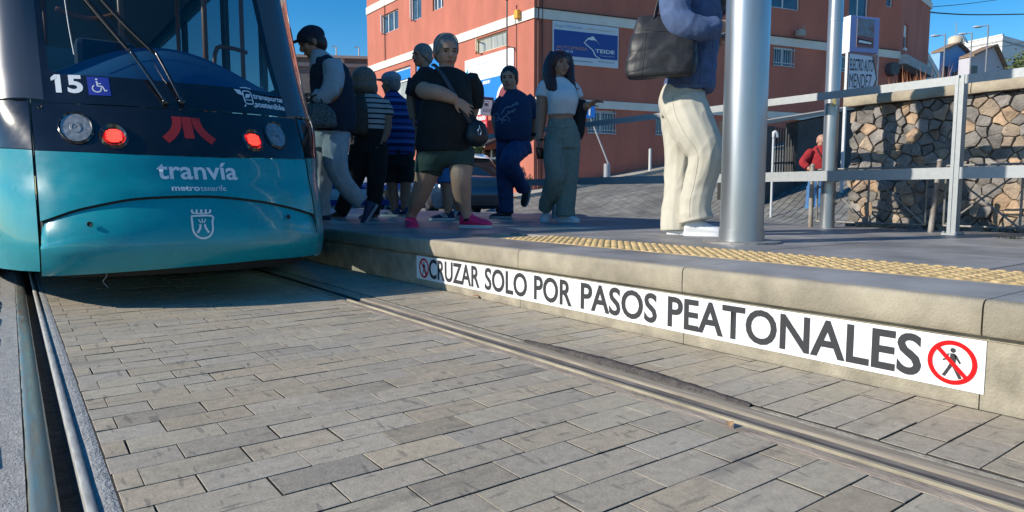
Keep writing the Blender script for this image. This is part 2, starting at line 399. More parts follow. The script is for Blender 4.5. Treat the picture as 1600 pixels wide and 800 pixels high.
# right rail
bm = BM(); profile_run(bm, [(1.4752, -.0075), (1.4758, -.005), (1.478, -.002), (1.486, -.0008), (1.503, .0), (1.52, -.0008), (1.528, -.003), (1.528, -.03)], -.6, 30)
t = Thing('rail', None, None, (1.48, .3, 0), kind='structure'); t.part('rail_head', bm, rail2_m, angle=50)
bm = BM(); profile_run(bm, [(1.4185, -.008), (1.423, -.015), (1.455, -.017), (1.471, -.014), (1.4753, -.0072)], -.6, 30, step=.05)
t.part('rail_groove', bm, mat('groove_worn', (.085, .078, .08), .7, .1, var=.5, vscale=12, stretch=(5, .5, 1), bump=.3, bscale=60))
bm = BM(); profile_run(bm, [(1.403, -.012), (1.403, -.001), (1.405, .0015), (1.416, .0015), (1.419, -.003), (1.4195, -.03)], -.6, 30)
t.part('rail_lip', bm, mat('rail_lip_worn', (.36, .31, .215), .75, .0, var=.4, vscale=10, stretch=(5, .5, 1)), angle=50)
bm = BM(); profile_run(bm, [(1.343, -.02), (1.3475, -.001), (1.36, .001), (1.385, .001), (1.394, -.002), (1.3965, -.012), (1.4035, -.012)], -.6, 30, step=.04, wob=.003, seed=5, widx=(1, 2, 3))
t.part('mortar_joint', bm, mat('mortar_pink', (.36, .29, .225), .8, var=.45, vscale=18, stretch=(3, .5, 1), bump=.5, bscale=90))
bm = BM(); profile_run(bm, [(1.528, -.006), (1.534, -.003), (1.546, -.002), (1.556, -.004), (1.5575, -.02)], -.6, 30, step=.04, wob=.003, seed=8, widx=(1, 2, 3))
t.part('mortar_joint', bm, mat('mortar_grey', (.335, .295, .23), .85, var=.4, vscale=18, bump=.5, bscale=90))
# torn black joint filler beside the right rail
bm = BM(); rr = random.Random(4)
rs = []
for i in range(60):
    y = 1.02+i*.0165; f = math.sin(math.pi*i/59); wd = .012+.022*f*(.6+.5*noise.noise(Vector((i*.23, 2, 0))))
    rs.append([(1.531, y, -.003), (1.535, y, .004+.010*f), (1.535+wd*.5, y, .007+.012*f+.003*noise.noise(Vector((i*.4, 0, 5)))), (1.535+wd, y, .002+.006*f), (1.537+wd, y, -.004)])
rings_loft(bm, rs, cap=False, closed=False)
single('joint_filler', bm, mat('tar_filler', (.055, .045, .04), .6, var=.5, vscale=30, bump=.6, bscale=90), 'torn black rubber filler bulging out beside the right rail', 'joint filler', smooth=True)
# ------------------------------------------------------------------ left verge of rough concrete
bm = BM()
nx, ny = 34, 260; vs = []
for i in range(nx):
    row = []
    for j in range(ny):
        x = -.006-i*.012 if i < 20 else -.246-(i-20)*.12; y = -.4+j*.045
        z = -.002+.0035*noise.noise(Vector((x*60, y*60, 0)))
        row.append(bm.verts.new((x, y, z)))
    vs.append(row)
for i in range(nx-1):
    for j in range(ny-1): bm.faces.new((vs[i][j], vs[i+1][j], vs[i+1][j+1], vs[i][j+1]))
single('roadside_concrete', bm, mat('rough_concrete', (.35, .34, .32), .95, var=.25, vscale=40, bump=.5, bscale=200), kind='structure', smooth=True)
bm = BM(); rr = random.Random(12); y = -.3
while y < 11:
    l = rr.uniform(.18, .3); h = rr.uniform(.016, .030)
    x1 = -.105+rr.uniform(-.012, .012)
    box(bm, x1-.30, x1, y+.006, y+l-.006, -.02, h, .012); y += l
for v in bm.verts: v.co += Vector((1, .6, .7))*.006*noise.noise(v.co*22)
single('kerb_setts', bm, mat('kerb_sett', (.33, .33, .35), .9, var=.4, vscale=25, bump=.9, bscale=120), kind='structure', smooth=True)
bm = BM(); box(bm, -30, -.40, -20, 60, -.1, -.012); single('road', bm, mat('asphalt', (.06, .06, .062), .9, var=.3, vscale=30, bump=.6, bscale=150), kind='structure')
# ================================================================== platform
PZ = .285
kerb_m = mat('kerb_concrete', (.345, .30, .222), .85, var=.28, vscale=6, bump=.35, bscale=150, detail=9)
kerb2_m = mat('kerb_base_concrete', (.36, .315, .235), .9, var=.35, vscale=7, bump=.4, bscale=120, detail=9)
tile_m = mat('platform_slab', (.255, .248, .24), .5, var=.35, vscale=3.2, bump=.12, bscale=160, attr='tone', rvar=.10, spec=.35)
plat = Thing('platform', None, None, (2.0, 2.0, 0), kind='structure')
bm = BM(); box(bm, 2.012, 5.6, -3.0, 9.1, -.1, .272); box(bm, 2.012, 5.22, 9.1, 28, -.1, .272)
plat.part('core', bm, kerb2_m)
bm = BM()
seams = [28, 24, 20, 16]+[12.63-i for i in range(10)]+[2.63, 1.62, .655, -.35, -1.35, -2.35, -3]
for a, b_ in zip(seams, seams[1:]):
    if a > .6: box(bm, 2.0, 2.012, b_+.0015, a-.0015, -.02, .178)     # base of the kerb wall
    else: box(bm, 1.994, 2.012, b_+.002, a-.004, -.02, PZ-.012)         # the taller block at the right
plat.part('kerb_wall', bm, kerb2_m)
bm = BM()
for a, b_ in zip(seams, seams[1:]):
    if a < .6:
        box(bm, 1.990, 2.024, b_+.0025, a-.0045, .16, PZ, .008); continue
    prof = [(2.024, .19), (2.0015, .19), (1.990, .193), (1.9855, .200), (1.985, .225), (1.9855, .264), (1.988, .275), (1.993, .2815), (2.001, .2845), (2.010, PZ), (2.024, PZ)]
    rings_loft(bm, [[(x, y, z) for x, z in prof] for y in (b_+.0022, a-.0022)], cap=True, closed=True)
plat.part('kerb_nosing', bm, kerb_m, angle=35)
# slabs
bm = BM(); lay = bm.loops.layers.float_color.new('tone'); rr = random.Random(3)
def slab(x0, x1, y0, y1):
    c = rr.uniform(.85, 1.12); f0 = len(bm.faces); g = .0025
    fs = box(bm, x0+g, x1-g, y0+g, y1-g, .26, PZ)
    for f in fs:
        for l in f.loops: l[lay] = (c, c, c*1.01, 1)
y = -2.9; j = 0
while y < 28:
    x = 2.802 ; 
    for k in range(5):
        x1 = min(x+.62, 5.2 if y > 9.05 else 5.6)
        if x1-x > .05: slab(x, x1, y+(.0 if k % 2 else .0), y+.95)
        x = x1
    if y > 3.3: slab(2.402, 2.798, y, y+.95)
    y += .955
plat.part('paving_slab', bm, tile_m, label='dark grey smooth slabs')
bm2 = bm; bm = BM(); lay = bm.loops.layers.float_color.new('tone')
for a, b_ in zip(seams, seams[1:]): slab(2.024, 2.400, b_-.001, a)
plat.part('edge_slab', bm, tile_m, label='dark grey slabs along the platform edge')
# tactile strip
tact_m = mat('tactile_yellow', (.58, .41, .19), .75, var=.4, vscale=14, bump=.2, bscale=120, attr=None)
bm = BM(); box(bm, 2.401, 2.799, -2.9, 3.345, .26, PZ+.001)
y = -2.86
while y < 3.33:
    for k in range(8):
        cx_ = 2.426+k*.0497; n = 8
        lo = [bm.verts.new((cx_+.019*math.cos(2*math.pi*q/n), y+.0195*math.sin(2*math.pi*q/n), PZ+.001)) for q in range(n)]
        hi = [bm.verts.new((cx_+.0125*math.cos(2*math.pi*q/n), y+.013*math.sin(2*math.pi*q/n), PZ+.0065)) for q in range(n)]
        for q in range(n): bm.faces.new((lo[q], lo[(q+1) % n], hi[(q+1) % n], hi[q]))
        bm.faces.new(hi)
    y += .0497
plat.part('tactile_strip', bm, tact_m, angle=40, label='yellow strip of raised domes')
# pale strip imitating a sunlit sliver across the slabs, back edge kerb
bm = BM(); beam(bm, (2.25, 6.15, PZ+.0015), (5.1, 5.15, PZ+.0015), .03, .003)
plat.part('sun_strip', bm, mat('pale_strip', (.6, .57, .5), .5))
# ------------------------------------------------------------------ warning banner
def banner():
    t = Thing('warning_banner', 'long white warning banner with grey Spanish capitals along the platform kerb', 'banner', (1.998, 2.1, .04))
    X = 1.9985
    bm = BM(); box(bm, X-.0015, X+.0012, .6455, 3.685, .038, .1785)
    t.part('panel', bm, mat('banner_white', (.80, .81, .80), .45, var=.06, vscale=3))
    fn = lambda s, z: Vector((X-.0030, s, z))
    ink = mat('banner_ink', (.05, .05, .054), .7, spec=.15)
    y0 = W(671, 420, X=X).y; y1 = W(1441, 550, X=X).y
    words = [('CRUZAR', 671, 750), ('SOLO', 758, 824), ('POR', 835, 894), ('PASOS', 908, 1027), ('PEATONALES', 1044, 1441)]
    bm = BM()
    for s, a, b in words:
        ya = W(a, 430+(a-671)*.155, X=X).y; yb = W(b, 430+(b-671)*.155, X=X).y
        merge(bm, text_bm(s, (ya, yb, .0515, .1700), fn, bold=.021))
    t.part('lettering', bm, ink)
    red = mat('sign_red', (.70, .008, .010), .65, spec=.15)
    for px, py in ((663, 417), (1488, 563)):
        cy = W(px, py, X=X).y; cz = .108; r = .0595
        bm = BM(); disc(bm, (X-.0034, cy, cz), (-1, 0, 0), r, 40, r2=r*.80)
        # diagonal bar, upper left to lower right
        a = R(-45); d = Vector((0, -math.cos(a), math.sin(a)))
        c = Vector((X-.0038, cy, cz)); n = Vector((0, d.z, -d.y))
        ri = r*.83
        quad(bm, [c-d*ri-n*.0055, c+d*ri-n*.0055, c+d*ri+n*.0055, c-d*ri+n*.0055])
        p = t.part('no_walking_symbol', bm, red)
        bm = BM(); f2 = lambda u, v: Vector((X-.0030, cy-u*r, cz+v*r))
        disc(bm, f2(.02, .56), (-1, 0, 0), r*.11, 14)
        for P in ([(-.07,.42),(.10,.42),(.17,.34),(.14,.0),(.12,-.10),(-.09,-.10),(-.10,.1)],
                  [(.08,.40),(.17,.36),(.36,.04),(.30,-.02),(.12,.24)], [(-.07,.42),(-.14,.36),(-.17,.14),(-.36,.03),(-.39,.09),(-.26,.17),(-.22,.36)],
                  [(-.09,-.06),(.05,-.10),(-.10,-.38),(-.26,-.68),(-.38,-.63),(-.22,-.34)], [(.12,-.06),(-.02,-.10),(.12,-.36),(.30,-.70),(.42,-.65),(.27,-.34)]):
            poly2d(bm, P, f2)
        t.part('walking_figure', bm, ink, parent=p)
banner()
# ------------------------------------------------------------------ small litter
def leaf(px, py, z, s, c, lab, rot=0.):
    p = W(px, py, z=z); bm = BM(); n = 7; L_ = [];
    for sgn in (1, -1):
        for i in range(n):
            u = i/(n-1); L_.append((sgn, u))
    rows = []
    for i in range(n):
        u = i/(n-1); wd = s*.28*math.sin(math.pi*min(.98, max(.02, u)))
        rows.append([(-wd, (u-.5)*s, .004+.006*math.sin(u*3)+.25*wd), (0, (u-.5)*s, .004+.006*math.sin(u*3)), (wd, (u-.5)*s, .004+.006*math.sin(u*3)+.35*wd)])
    M = Matrix.Rotation(rot, 3, 'Z')
    rings_loft(bm, [[p+M@Vector(q) for q in r] for r in rows], cap=False, closed=False)
    single('dry_leaf', bm, mat('leaf_'+c, {'tan': (.50, .30, .14), 'brown': (.42, .22, .10)}[c], .7, var=.3, vscale=60), lab, 'leaf', smooth=True)
leaf(1140, 666, .002, .035, 'tan', 'pale dry leaf lying on the mortar beside the right rail', -.9)
leaf(744, 465, .002, .05, 'brown', 'curled brown leaf under the far letters of the white banner', .9)
leaf(797, 474, .002, .05, 'tan', 'tan leaf on the setts below the word SOLO', .7)
bm = BM(); rr = random.Random(5); c0 = W(1582, 373, z=PZ)
for i in range(120):
    a = rr.uniform(0, 6.3); rad = rr.uniform(0, .11); p = c0+Vector((math.cos(a)*rad*.6, math.sin(a)*rad, 0)); h = rr.uniform(.01, .03)
    d = Vector((rr.uniform(-1, 1), rr.uniform(-1, 1), 0))*.012
    bm.faces.new([bm.verts.new(p+Vector((.003, 0, 0))), bm.verts.new(p-Vector((.003, 0, 0))), bm.verts.new(p+d+Vector((0, 0, h)))])
single('weed_tuft', bm, mat('weed', (.10, .16, .04), .8, var=.4), 'small green weed tuft in the slab joint by the stone wall', 'weed')
# ================================================================== tram
def interp(x, xs_, ys_):
    if x <= xs_[0]: return ys_[0]
    for i in range(1, len(xs_)):
        if x <= xs_[i]:
            t = (x-xs_[i-1])/(xs_[i]-xs_[i-1]); return ys_[i-1]+(ys_[i]-ys_[i-1])*t
    return ys_[-1]
TX = .76
LW = [0, .15, .3, .4, .5, .57, .63, .70, .78, .86, .97, 1.1, 1.18, 1.2]
LO = [0, .006, .028, .056, .10, .142, .19, .27, .42, .68, 1.1, 1.7, 2.3, 2.8]
HI = [0, .006, .028, .056, .10, .138, .175, .225, .32, .50, .85, 1.4, 2.0, 2.5]
SZ = [.16, .2, .25, .3, .37, .45, .55, .64, .745, .85, .97, 1.13, 1.3, 1.48, 1.65, 1.9, 2.2, 2.5, 2.8, 3.1, 3.3]
SV = [.09, .05, .02, 0, .008, .03, .06, .11, .16, .23, .32, .445, .58, .70, .80, .945, 1.1, 1.25, 1.4, 1.6, 1.9]
def hermite(x, xs_, ys_):
    """smooth (monotone-ish) interpolation so that the paint has no facets"""
    n = len(xs_)
    if x <= xs_[0]: return ys_[0]
    if x >= xs_[-1]: return ys_[-1]
    i = next(k for k in range(1, n) if x <= xs_[k])
    def sl(k):
        if k == 0: return (ys_[1]-ys_[0])/(xs_[1]-xs_[0])
        if k == n-1: return (ys_[-1]-ys_[-2])/(xs_[-1]-xs_[-2])
        a = (ys_[k]-ys_[k-1])/(xs_[k]-xs_[k-1]); b = (ys_[k+1]-ys_[k])/(xs_[k+1]-xs_[k])
        return 0 if a*b <= 0 else 2*a*b/(a+b)
    h = xs_[i]-xs_[i-1]; t = (x-xs_[i-1])/h; a, b = ys_[i-1], ys_[i]; m0, m1 = sl(i-1)*h, sl(i)*h
    return (2*t**3-3*t*t+1)*a+(t**3-2*t*t+t)*m0+(-2*t**3+3*t*t)*b+(t**3-t*t)*m1
def TY(w, z):
    a = min(abs(w), 1.2); k = min(1, max(0, (z-.6)/.4)); k = k*k*(3-2*k)
    y = hermite(a, LW, LO)*(1-k)+hermite(a, LW, HI)*k
    return 3.6+y+hermite(z, SZ, SV)*interp(a, [0, .55, .75, .97, 1.2], [1, 1, .88, .70, .4])
def TP(w, z, off=0.):
    """point of the tram's nose, off = metres outwards"""
    p = Vector((TX+w, TY(w, z), z))
    if off:
        e = .004
        du = Vector((2*e, TY(w+e, z)-TY(w-e, z), 0)); dv = Vector((0, TY(w, z+e)-TY(w, z-e), 2*e))
        n = du.cross(dv).normalized()
        p += n*off
    return p
def lin(a, b, n): return [a+(b-a)*i/n for i in range(n+1)]
def skin(bm, wl, zlo, zhi, nz=10, off=0., th=0.):
    """patch of the nose between two height curves; th turns its rim inwards"""
    fl = zlo if callable(zlo) else (lambda w: zlo); fh = zhi if callable(zhi) else (lambda w: zhi)
    o_ = off if callable(off) else (lambda w, t: off)
    vs = []
    for w_ in wl:
        a, b_ = fl(w_), fh(w_)
        vs.append([bm.verts.new(TP(w_, a+(b_-a)*j/nz, o_(w_, j/nz))) for j in range(nz+1)])
    for i in range(len(wl)-1):
        for j in range(nz): bm.faces.new((vs[i][j], vs[i+1][j], vs[i+1][j+1], vs[i][j+1]))
    if th:
        rim = [v for v in vs[0]]+[c[-1] for c in vs[1:]]+[v for v in vs[-1][-2::-1]]+[c[0] for c in vs[-2:0:-1]]
        c = [bm.verts.new(v.co+Vector((0 if abs(v.co.x-TX) < 1.19 else -math.copysign(th, v.co.x-TX), th, 0))) for v in rim]
        n = len(rim)
        for i in range(n): bm.faces.new((rim[i], rim[(i+1) % n], c[(i+1) % n], c[i]))
def side_pts(w0, n=14):
    return [w0+(1.2-w0)*(1-(1-i/n)**2) for i in range(n+1)]
teal = mat('tram_teal_paint', (.005, .265, .305), .30, var=.10, vscale=7, coat=.35, spec=.5, rvar=.07, detail=9)
blk = mat('tram_black_gloss', (.012, .012, .014), .16, coat=.5, var=.3, vscale=5, rvar=.05)
rub = mat('black_rubber', (.014, .014, .015), .7)
dark = mat('underframe_dark', (.02, .019, .018), .85, var=.4, vscale=8)
tram = Thing('tram', 'teal and black tram with red tail lights standing beside the platform', 'tram', (TX, 12, 0))
ARC_W = [-.66, -.487, -.228, .0, .059, .282, .45, .655]; ARC_Z = [.421, .488, .537, .5445, .543, .520, .488, .436]
arc = lambda w: hermite(w, ARC_W, ARC_Z)
top = lambda w: interp(w, [-.66, -.28, .15, .66], [.764, .749, .745, .758])
bot = lambda w: interp(w, [-.66, -.33, 0, .3, .66], [.172, .192, .206, .213, .205])
cw = lin(-.652, .652, 44)
bm = BM(); skin(bm, cw, lambda w: arc(w)+.0045, lambda w: top(w)-.002, 14, 0, .03)
fp = tram.part('front_panel', bm, teal, smooth=False, angle=40)
# bumper: bulges below the arc with a shaded lip
def bo(w, t):
    e = max(0., 1-abs(w)/.72)
    return -.012+.026*min(1., math.sin(math.pi*.5*min(1, (1-t)/.42)))*(.55+.45*e) if t > .58 else .014*(.55+.45*e)
bm = BM(); skin(bm, cw, bot, lambda w: arc(w)-.0045, 22, bo, .05)
bp_ = tram.part('bumper', bm, teal, angle=45)
bm = BM(); skin(bm, lin(-.655, .655, 30), lambda w: arc(w)-.012, lambda w: arc(w)+.012, 2, -.012)
skin(bm, lin(-.66, -.648, 2), .18, 1.005, 20, -.008); skin(bm, lin(.648, .66, 2), .18, 1.005, 20, -.008)
tram.part('panel_gap', bm, rub, label='black gap lines between the teal panels')
# headlight band
bt = lambda w: interp(w, [-.66, 0, .66], [1.004, .998, 1.012])
bm = BM(); skin(bm, cw, lambda w: top(w)+.001, lambda w: bt(w)-.003, 14, 0, .02)
tram.part('headlight_band', bm, blk, angle=40)
# side panels
for s in (-1, 1):
    sw = [s*x for x in side_pts(.664)]
    def wheel_lip(w, t): return -.006 if abs(w) < .9 else 0
    bm = BM(); skin(bm, sw, .19, lambda w: .764+.03*min(1, (abs(w)-.66)/.3), 16, 0, .03)
    tram.part('side_panel', bm, teal, angle=40)
    bm = BM(); skin(bm, sw, lambda w: .768+.03*min(1, (abs(w)-.66)/.3), 1.02, 8, 0, .02)
    tram.part('side_band', bm, blk, angle=40)
    # corner pillar and cab side window
    pw = [s*x for x in (.60, .64, .68, .72, .76, .80)]
    bm = BM(); skin(bm, pw, 1.02, 2.75, 20, lambda w, t: .012*math.sin(math.pi*min(1, max(0, (abs(w)-.60)/.2))), .02)
    tram.part('corner_pillar', bm, mat('pillar_gloss', (.13, .13, .135), .24, .5, coat=.4), angle=60)
    sw2 = [s*x for x in side_pts(.80)]
    bm = BM(); skin(bm, sw2, 1.02, 1.12, 3); skin(bm, sw2, 2.6, 2.75, 3); skin(bm, [s*x for x in (.80, .82, .84)], 1.12, 2.6, 10)
    tram.part('window_frame', bm, blk, angle=40)
    bm = BM(); skin(bm, [s*x for x in side_pts(.84)], 1.12, 2.6, 10, -.004)
    tram.part('cab_side_window', bm, glass('cab_side_glass', (.55, .66, .68), .05) if 'cab_side_glass' not in MATS else MATS['cab_side_glass'], smooth=True)
# windscreen with its black mask
gz_lo = lambda w: 1.155+.008*abs(w)/.6 + max(0, (abs(w)-.52))*.5
bm = BM(); mw = lin(-.60, .60, 40)
skin(bm, mw, lambda w: bt(w)+.002, lambda w: gz_lo(w), 5, 0, .01)
for s in (-1, 1): skin(bm, lin(s*.60, s*.568, 3), lambda w: gz_lo(w), 2.62, 20, 0)
skin(bm, mw, 2.60, 2.78, 4)
tram.part('windscreen_mask', bm, blk, angle=40)
wsg = glass('windscreen_glass', (.60, .76, .80), .07)
bm = BM(); skin(bm, lin(-.568, .568, 36), gz_lo, 2.60, 24, -.003)
tram.part('windscreen', bm, wsg, smooth=True)
bm = BM(); skin(bm, lin(-.9, .9, 30), 2.78, 3.3, 8); 
tram.part('roof_fairing', bm, teal, angle=50)
for s in (-1, 1):
    bm = BM(); skin(bm, [s*x for x in side_pts(.9)], 2.75, 3.3, 6); tram.part('roof_side', bm, teal, angle=50)
# rest of the car body behind the cab
YE = 6.4; YB = 26
for s in (-1, 1):
    x = TX+s*1.2
    bm = BM(); box(bm, min(x, x-s*.05), max(x, x-s*.05), YE, YB, .22, 1.02); tram.part('lower_side', bm, teal); bm = BM(); box(bm, min(x, x-s*.05), max(x, x-s*.05), YE, YB, 2.75, 3.25)
    b = tram.part('upper_side', bm, teal)
    y = YE
    for k in range(9):
        wdt = 2.0 if k % 3 else 1.35
        if y+wdt > YB: break
        bm = BM(); box(bm, min(x, x-s*.045), max(x, x-s*.045), y+wdt-.08, y+wdt+.08, 1.02, 2.75); y += wdt+.0; tram.part('window_pillar', bm, blk)
    bm = BM(); box(bm, min(x, x-s*.046), max(x, x-s*.046), YE, YE+.1, 1.02, 2.75)
    tram.part('window_pillar', bm, blk)
    bm = BM(); quad(bm, [(x-s*.02, YE, 1.02), (x-s*.02, YB, 1.02), (x-s*.02, YB, 2.75), (x-s*.02, YE, 2.75)])
    tram.part('side_window', bm, glass('tram_side_glass', (.42, .52, .55), .05) if 'tram_side_glass' not in MATS else MATS['tram_side_glass'])
bm = BM(); box(bm, TX-1.19, TX+1.19, 5.6, YB, 3.2, 3.32, .05); box(bm, TX-.8, TX+.8, 6.8, 10, 3.3, 3.75, .08); tram.part('roof', bm, mat('tram_roof_grey', (.35, .36, .37), .6))
bm = BM(); box(bm, TX-1.15, TX+1.15, 5.2, YB, .30, .38); box(bm, TX-.55, TX+.55, 4.1, 5.4, .33, .40)
tram.part('floor', bm, dark)
bm = BM(); skin(bm, lin(-.62, .62, 24), .155, .20, 3, -.05)                 # dark valance below the bumper
box(bm, TX-1.12, TX+1.12, 6.6, 25, .04, .3); box(bm, TX-.62, TX+.9, 4.9, 6.6, .10, .34)
for yy in (5.9, 7.7): 
    for xx in (.02, 1.5): tube(bm, [(xx-.06, yy, .29), (xx+.06, yy, .29)], .28, 20)
box(bm, -.3, 1.8, 5.4, 8.2, .16, .34)
tram.part('undercarriage', bm, dark)  # wheels and underframe, with boxes added to block light beneath the tram
bm = BM(); tube(bm, [TP(-.42, .17, -.05)+Vector((0, .02, .01)), TP(-.425, .17, -.03)+Vector((.012, 0, -.03)), TP(-.425, .17, -.03)+Vector((-.004, .01, -.055)), TP(-.415, .17, -.03)+Vector((.006, 0, -.085))], [.003, .0022, .0018, .0015], 6, sm=3)
tram.part('dangling_wire', bm, mat('wire_grey', (.25, .25, .24), .6))
# ---- lamps
chrome = mat('lamp_chrome', (.75, .76, .78), .08, 1.)
lens = glass('lamp_lens', (.88, .90, .90), .05)
def nose_frame(w, z):
    e = .01; du = (TP(w+e, z)-TP(w-e, z)).normalized(); dv = (TP(w, z+e)-TP(w, z-e)).normalized(); n = du.cross(dv).normalized()
    return TP(w, z), du, dv, n
def ring(bm, c, du, dv, n, r0, r1, d0, d1, seg=32):
    a = [bm.verts.new(c+(du*math.cos(2*math.pi*k/seg)+dv*math.sin(2*math.pi*k/seg))*r0+n*d0) for k in range(seg)]
    b_ = [bm.verts.new(c+(du*math.cos(2*math.pi*k/seg)+dv*math.sin(2*math.pi*k/seg))*r1+n*d1) for k in range(seg)]
    for k in range(seg): bm.faces.new((a[k], a[(k+1) % seg], b_[(k+1) % seg], b_[k]))
for s in (-1, 1):
    w_, z_, r = s*.482, (.877 if s < 0 else .891), .068
    c, du, dv, n = nose_frame(w_, z_); dv = dv*1.27
    bm = BM(); ring(bm, c, du, dv, n, r+.014, r+.006, .002, .012); ring(bm, c, du, dv, n, r+.006, r, .012, .004)
    hl = tram.part('headlight', bm, blk, angle=50)
    bm = BM()
    prof = [(r, .0045), (r*.92, .0042), (r*.80, .0038), (r*.6, .0036), (r*.42, .0034), (r*.38, .0068), (r*.24, .0072), (r*.2, .0046), (.002, .005)]
    for (ra, da), (rb, db) in zip(prof, prof[1:]): ring(bm, c, du, dv, n, ra, rb, da, db)
    tram.part('reflector', bm, mat('reflector', (.34, .35, .36), .45, .45, var=.45, vscale=40), parent=hl, angle=40)
    bm = BM(); ring(bm, c, du, dv, n, r, r*.8, .008, .014); ring(bm, c, du, dv, n, r*.8, r*.4, .014, .019); ring(bm, c, du, dv, n, r*.4, .001, .019, .020)
    tram.part('lens', bm, lens, parent=hl, smooth=True)
    w_, z_, r = s*.333, (.838 if s < 0 else .850), .043
    c, du, dv, n = nose_frame(w_, z_); dv = dv*1.22
    bm = BM(); ring(bm, c, du, dv, n, r+.022, r+.012, .001, .014); ring(bm, c, du, dv, n, r+.012, r, .014, .003)
    tl = tram.part('tail_light', bm, blk, angle=50)
    bm = BM(); disc(bm, c+n*.004, n, r, 32)
    tram.part('red_lens', bm, mat('led_back', (.30, .004, .006), .4, emit=(1, .012, .015), estr=.5), parent=tl)
    bm = BM()
    for i in range(-5, 6):
        for j in range(-5, 6):
            x_, y_ = i*.0082+(.0041 if j % 2 else 0), j*.0074
            if math.hypot(x_, y_) < r-.006: ell(bm, c+du*x_+dv*y_+n*.005, .0031, .0031, .0031, u=6, v=4)
    tram.part('led_dots', bm, mat('led_red', (.8, .02, .02), .3, emit=(1, .05, .03), estr=3.0), parent=tl)
for w_, z_ in ((-.463, .412), (.448, .428), (-.617, .981)):
    c, du, dv, n = nose_frame(w_, z_); c = c+n*(.017 if z_ < .6 else .001)
    bm = BM(); ring(bm, c, du, dv, n, .013, .010, -.002, .003, 20); ring(bm, c, du, dv, n, .010, .0005, .003, -.004, 20)
    tram.part('socket', bm, rub)
# ---- lettering
white = mat('decal_white', (.72, .74, .75), .45)
fnose = lambda o_: (lambda u, v: TP(u, v, o_))
def decal(name, s, fit, bold=0., m=white, off=.0022, sub=1, **k):
    return tram.part(name, text_bm(s, fit, fnose(off), bold=bold, sub=sub, **k), m)
decal('tram_name', 'tranv\u00eda', (-.172, .206, .627, .716), .018)
bm = text_bm('metro', (-.118, .010, .570, .5955), fnose(.0022), bold=.03, sub=1); merge(bm, text_bm('tenerife', (.014, .136, .570, .5985), fnose(.0022), sub=1))
tram.part('operator_name', bm, white)
bm = text_bm('15', (-.545, -.432, 1.058, 1.158), fnose(.0022), bold=.035, sub=1); poly2d(bm, [(-.545, 1.158), (-.562, 1.140), (-.562, 1.122), (-.536, 1.136), (-.536, 1.158)], fnose(.0024)); tram.part('fleet_number', bm, white)
bm = text_bm('transporte', (.402, .598, 1.093, 1.134), fnose(.0022), bold=.03, sub=1); merge(bm, text_bm('sostenible', (.402, .598, 1.052, 1.089), fnose(.0022), bold=.03, sub=1))
# small tram with two leaves
f_ = fnose(.0022)
def rrect(u0, u1, v0, v1, r):
    P = []
    for (cu, cv, a0) in ((u1-r, v1-r, 0), (u0+r, v1-r, 90), (u0+r, v0+r, 180), (u1-r, v0+r, 270)):
        for k in range(5): a = R(a0+k*22.5); P.append((cu+r*math.cos(a), cv+r*math.sin(a)))
    return P
def outline(bm, P, w_, f, closed=True):
    n = len(P); A = []
    for i in range(n):
        p = Vector(P[i]); a = Vector(P[(i-1) % n] if closed or i else P[0]); b = Vector(P[(i+1) % n] if closed or i < n-1 else P[-1])
        d = (b-a).normalized(); m = Vector((-d.y, d.x))*w_/2
        A.append((bm.verts.new(f(*(p+m))), bm.verts.new(f(*(p-m)))))
    for i in range(n if closed else n-1):
        a, b = A[i], A[(i+1) % n]; bm.faces.new((a[0], b[0], b[1], a[1]))
outline(bm, rrect(.344, .394, 1.066, 1.146, .014), .007, f_)
outline(bm, [(.35, 1.09), (.388, 1.09)], .005, f_, False)
for (a, b, c_, d) in ((.296, 1.150, .344, 1.115), (.352, 1.100, .390, 1.128)):
    mx, my = (a+c_)/2, (b+d)/2; nx_, ny_ = -(d-b)*.35, (c_-a)*.35
    poly2d(bm, [(a, b), (mx-nx_*.6, my-ny_*.6), (c_, d), (mx+nx_, my+ny_)], f_)
outline(bm, [(.336, 1.163), (.369, 1.168), (.402, 1.163)], .006, f_, False); outline(bm, [(.346, 1.060), (.334, 1.046)], .006, f_, False); outline(bm, [(.392, 1.060), (.404, 1.046)], .006, f_, False)
tram.part('slogan', bm, white)
# wheelchair sign
bm = BM(); skin(bm, lin(-.412, -.318, 6), 1.050, 1.152, 6, .0018); ws = tram.part('wheelchair_sign', bm, mat('sign_blue', (.012, .035, .30), .5))
bm = BM(); g_ = lambda x, y: TP(-.412+.094*x, 1.050+.102*y, .0030)
poly2d(bm, [(.43+.055*math.cos(k*.6283), .86+.05*math.sin(k*.6283)) for k in range(10)], g_)
outline(bm, [(.43, .76), (.44, .5), (.66, .48), (.76, .24), (.86, .28)], .075, g_, False)
outline(bm, [(.44, .63), (.62, .63)], .05, g_, False)
outline(bm, [(.40+.20*math.cos(R(a)), .36+.19*math.sin(R(a))) for a in range(120, 400, 20)], .055, g_, False)
tram.part('wheelchair_symbol', bm, white, parent=ws)
# red emblem of three strokes
bm = BM(); f3 = fnose(.0025)
outline(bm, [(.0, .955), (.0, .838)] if 0 else [(.0035, .956), (.0035, .839)], .047, f3, False)
for s in (-1, 1):
    q = [(.0035+s*.047, .956), (.0035+s*.0475, .925), (.0035+s*.056, .893), (.0035+s*.078, .860), (.0035+s*.114, .826)]
    q = spline(q, 4); outline(bm, q, .042, f3, False)
tram.part('emblem', bm, mat('emblem_red', (.42, .022, .02), .5))
